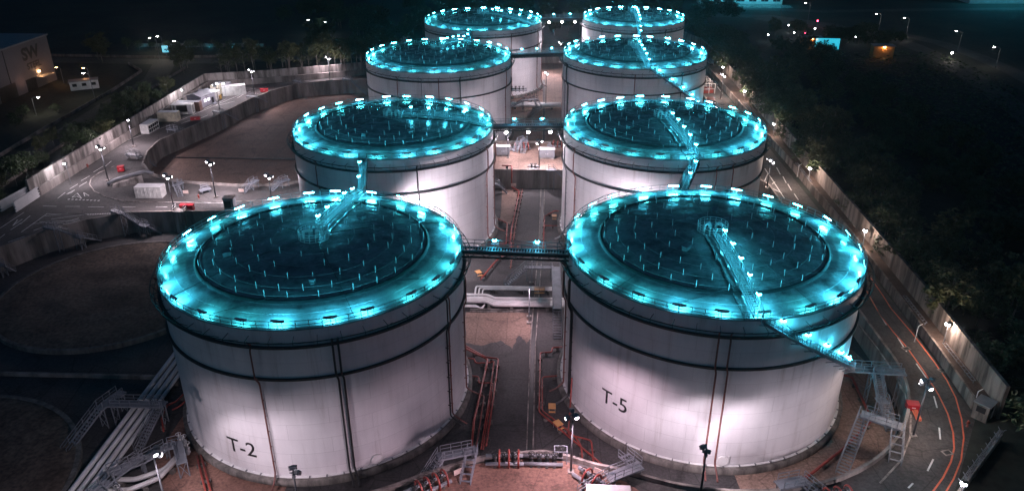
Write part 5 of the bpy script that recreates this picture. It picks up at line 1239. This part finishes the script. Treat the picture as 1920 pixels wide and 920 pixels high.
for x, yy, rz, m, lab in ((-168,272,.4,'grey','dark car parked beside the steel mill, left of the pale one'),(-161,268,.4,'white','pale car parked beside the steel mill')):
    t = thing('parked_car', lab, 'car', (x,yy,ZR+.01), rz, 'cars parked by the steel mill')
    MB().hexa([(-2.2,-.9,.35),(2.2,-.9,.35),(2.2,.9,.35),(-2.2,.9,.35),(-2.1,-.85,.95),(2.1,-.85,.9),(2.1,.85,.9),(-2.1,.85,.95)]).build('body', MT[m], t)
    MB().hexa([(-1.7,-.8,.96),(1.1,-.8,.96),(1.1,.8,.96),(-1.7,.8,.96),(-1.2,-.65,1.5),(.5,-.65,1.5),(.5,.65,1.5),(-1.2,.65,1.5)]).build('cabin', MT['glass'], t)
    for wx in (-1.35,1.35):
        for s in (-1,1): MB().add([(wx+.33*math.cos(2*PI*i/12), s*.9+dy, .33+.33*math.sin(2*PI*i/12)) for dy in (-.1,.1) for i in range(12)],[(i,(i+1) % 12,12+(i+1) % 12,12+i) for i in range(12)]+[tuple(range(12)),tuple(range(12,24))]).build('wheel', MT['black'], t)
p_ = at(160,166,ZR); t = thing('guard_house', 'low pale shed with dark windows at the mill yard', 'shed', (p_.x,p_.y,ZR), .5)
MB().box((0,0,1.5),(9,3.5,3)).build('wall', MT['white'], t); MB().box((0,0,3.1),(9.5,4,.2)).build('roof', MT['grey'], t)
for k in range(3): MB().box((-3+k*3,-1.78,1.8),(1.4,.06,1)).build('window', MT['glass'], t)
# cyan lit wall on the far left
t = thing('garden_wall', 'long low wall washed in cyan light beyond the outside road', 'wall', (-148,336,ZR), .02)
MB().box((0,0,.65),(56,.4,1.3)).build('wall', MT['conc2'], t); MB().box((0,0,1.38),(56.3,.6,.16)).build('coping', MT['conc2'], t)
for k in range(6):
    f = MB().box((-25+k*10,-2.2,.2),(.6,.3,.3)).build('floodlight', MT['black'], t); MB().box((-25+k*10,-2.2,.37),(.5,.26,.05)).build('lamp_glass', MT['lit_c'], f); lamp('POINT', 'lamp', f, (-25+k*10,-2.0,.9), 70, CYAN, radius=.2)
p_ = at(312,104,ZR); t = thing('lit_board', 'small cyan lit board beside the street lamps at the junction', 'lit board', (p_.x,p_.y,ZR), .1)
MB().box((0,0,2.6),(2.8,.2,3.0)).build('frame', MT['black'], t); MB().box((0,-.12,2.6),(2.5,.06,2.7)).build('glass', MT['lit_c'], t); MB().beam((0,0,0),(0,0,1.1),.2).build('stand', MT['galv'], t)
# far right buildings
def shed(px, py, lab):
    p_ = at(px, py, ZR); t = thing('brown_shed', lab, 'shed', (p_.x,p_.y+2,ZR), -.1, 'brown sheds beyond the forest')
    MB().box((0,0,2.4),(8,4,4.8)).build('wall', MT['orangebox'], t); MB().box((0,0,4.95),(8.6,4.8,.3)).build('roof', MT['grey'], t)
    for s in (-1,1): MB().box((s*1.9,-2.04,2.0),(3.5,.08,3.9)).build('door', MT['orangebox'], t)
    f = MB().box((0,-2.3,4.5),(.6,.5,.2)).build('wall_lamp', MT['lens_o'], t)
    for s in (-1,1): lamp('POINT', 'lamp', f, (s*1.8,-2.9,4.2), 11, (1,.55,.25), radius=.15)
shed(1521,93,'brown shed under a warm lamp, left of the cyan screen'); shed(1655,110,'brown shed under a warm lamp beside the far carriageway')
p_ = at(1549,94,ZR); t = thing('lit_screen', 'cyan lit wall panel half hidden by bushes between the brown sheds', 'lit screen', (p_.x,p_.y,ZR), -.1)
MB().box((0,0,2.6),(10.4,.3,5.0)).build('frame', MT['black'], t); MB().box((0,-.18,2.6),(9.8,.08,4.5)).build('screen', MT['lit_c'], t)
for k in range(7):
    rr = random.Random(k); x0 = -4+k*1.2; b = MB()
    for i in range(60):
        p = Vector((x0+rr.gauss(0,.5), -1.1+rr.gauss(0,.3), abs(rr.gauss(.7,.6)))); s = .35; u_ = Vector((rr.uniform(-1,1),rr.uniform(-1,1),rr.uniform(-1,1))).normalized(); v_ = u_.cross(Vector((.3,.2,1))).normalized()
        b.add([p-u_*s,p-v_*s*.5,p+u_*s,p+v_*s*.5],[(0,1,2,3)])
    wbuild(b, 'bush', MT['leaf'], 'small dark bush in front of the cyan lit panel', 'bush', 'bushes before the cyan panel')
    o_ = COL.objects[-1]; o_.location = (p_.x+x0*.98, p_.y-1.2, ZR)
def cyan_hall(x, yy, L, w, h, rz, lab, nl, en):
    t = thing('lit_building', lab, 'building', (x,yy,ZR), rz, 'cyan lit buildings at the top right')
    MB().box((0,0,h/2),(L,w,h)).build('wall', MT['white'], t); MB().box((0,0,h+.2),(L+1.4,w+1.4,.4)).build('roof', MT['grey'], t)
    k = max(3, int(L/6))
    for i in range(k): 
        f = MB().box((-L/2+(i+.5)*L/k,-w/2-.03,h*.45),(L/k*.6,.08,h*.45)).build('window', MT['glass'], t); MB().box((-L/2+(i+.5)*L/k,-w/2-.08,h*.45),(.12,.06,h*.45)).build('frame', MT['white'], f)
    for i in range(nl):
        f = MB().box((-L/2+(i+.5)*L/nl,-w/2-.8,h-.2),(.6,.4,.2)).build('floodlight', MT['black'], t); lamp('POINT', 'lamp', f, (-L/2+(i+.5)*L/nl,-w/2-2.2,h-.9), en, CYAN, radius=.25)
cyan_hall(112,462,46,12,7,-.03,'long low building washed in cyan light at the top edge',6,1500)
cyan_hall(262,468,44,14,13,.02,'tall white building front lit cyan in the top right corner',5,2400)
road('forecourt', [(88,449),(112,449.5),(138,448)], 10, 'pale forecourt before the cyan lit building', ZR+.014, 'conc2')

# ------------------------------------------------------------------ night air
hz = MB().hexa([(x,y,z) for z in (-1.1, 80.0) for x,y in ((-920,-320),(1020,-320),(1020,1320),(-920,1320))])
hm = bpy.data.materials.new('night_air'); hm.use_nodes = True; hn = hm.node_tree.nodes; hn.remove(hn['Principled BSDF'])
pv = hn.new('ShaderNodeVolumePrincipled'); pv.inputs['Color'].default_value = (.9,.95,1,1); pv.inputs['Density'].default_value = HAZE; pv.inputs['Anisotropy'].default_value = HAZE_G
hm.node_tree.links.new(pv.outputs[0], hn['Material Output'].inputs['Volume'])
ho = hz.build('haze', hm); tag(ho, 'faint night haze around the lamps', None, None, 'stuff')
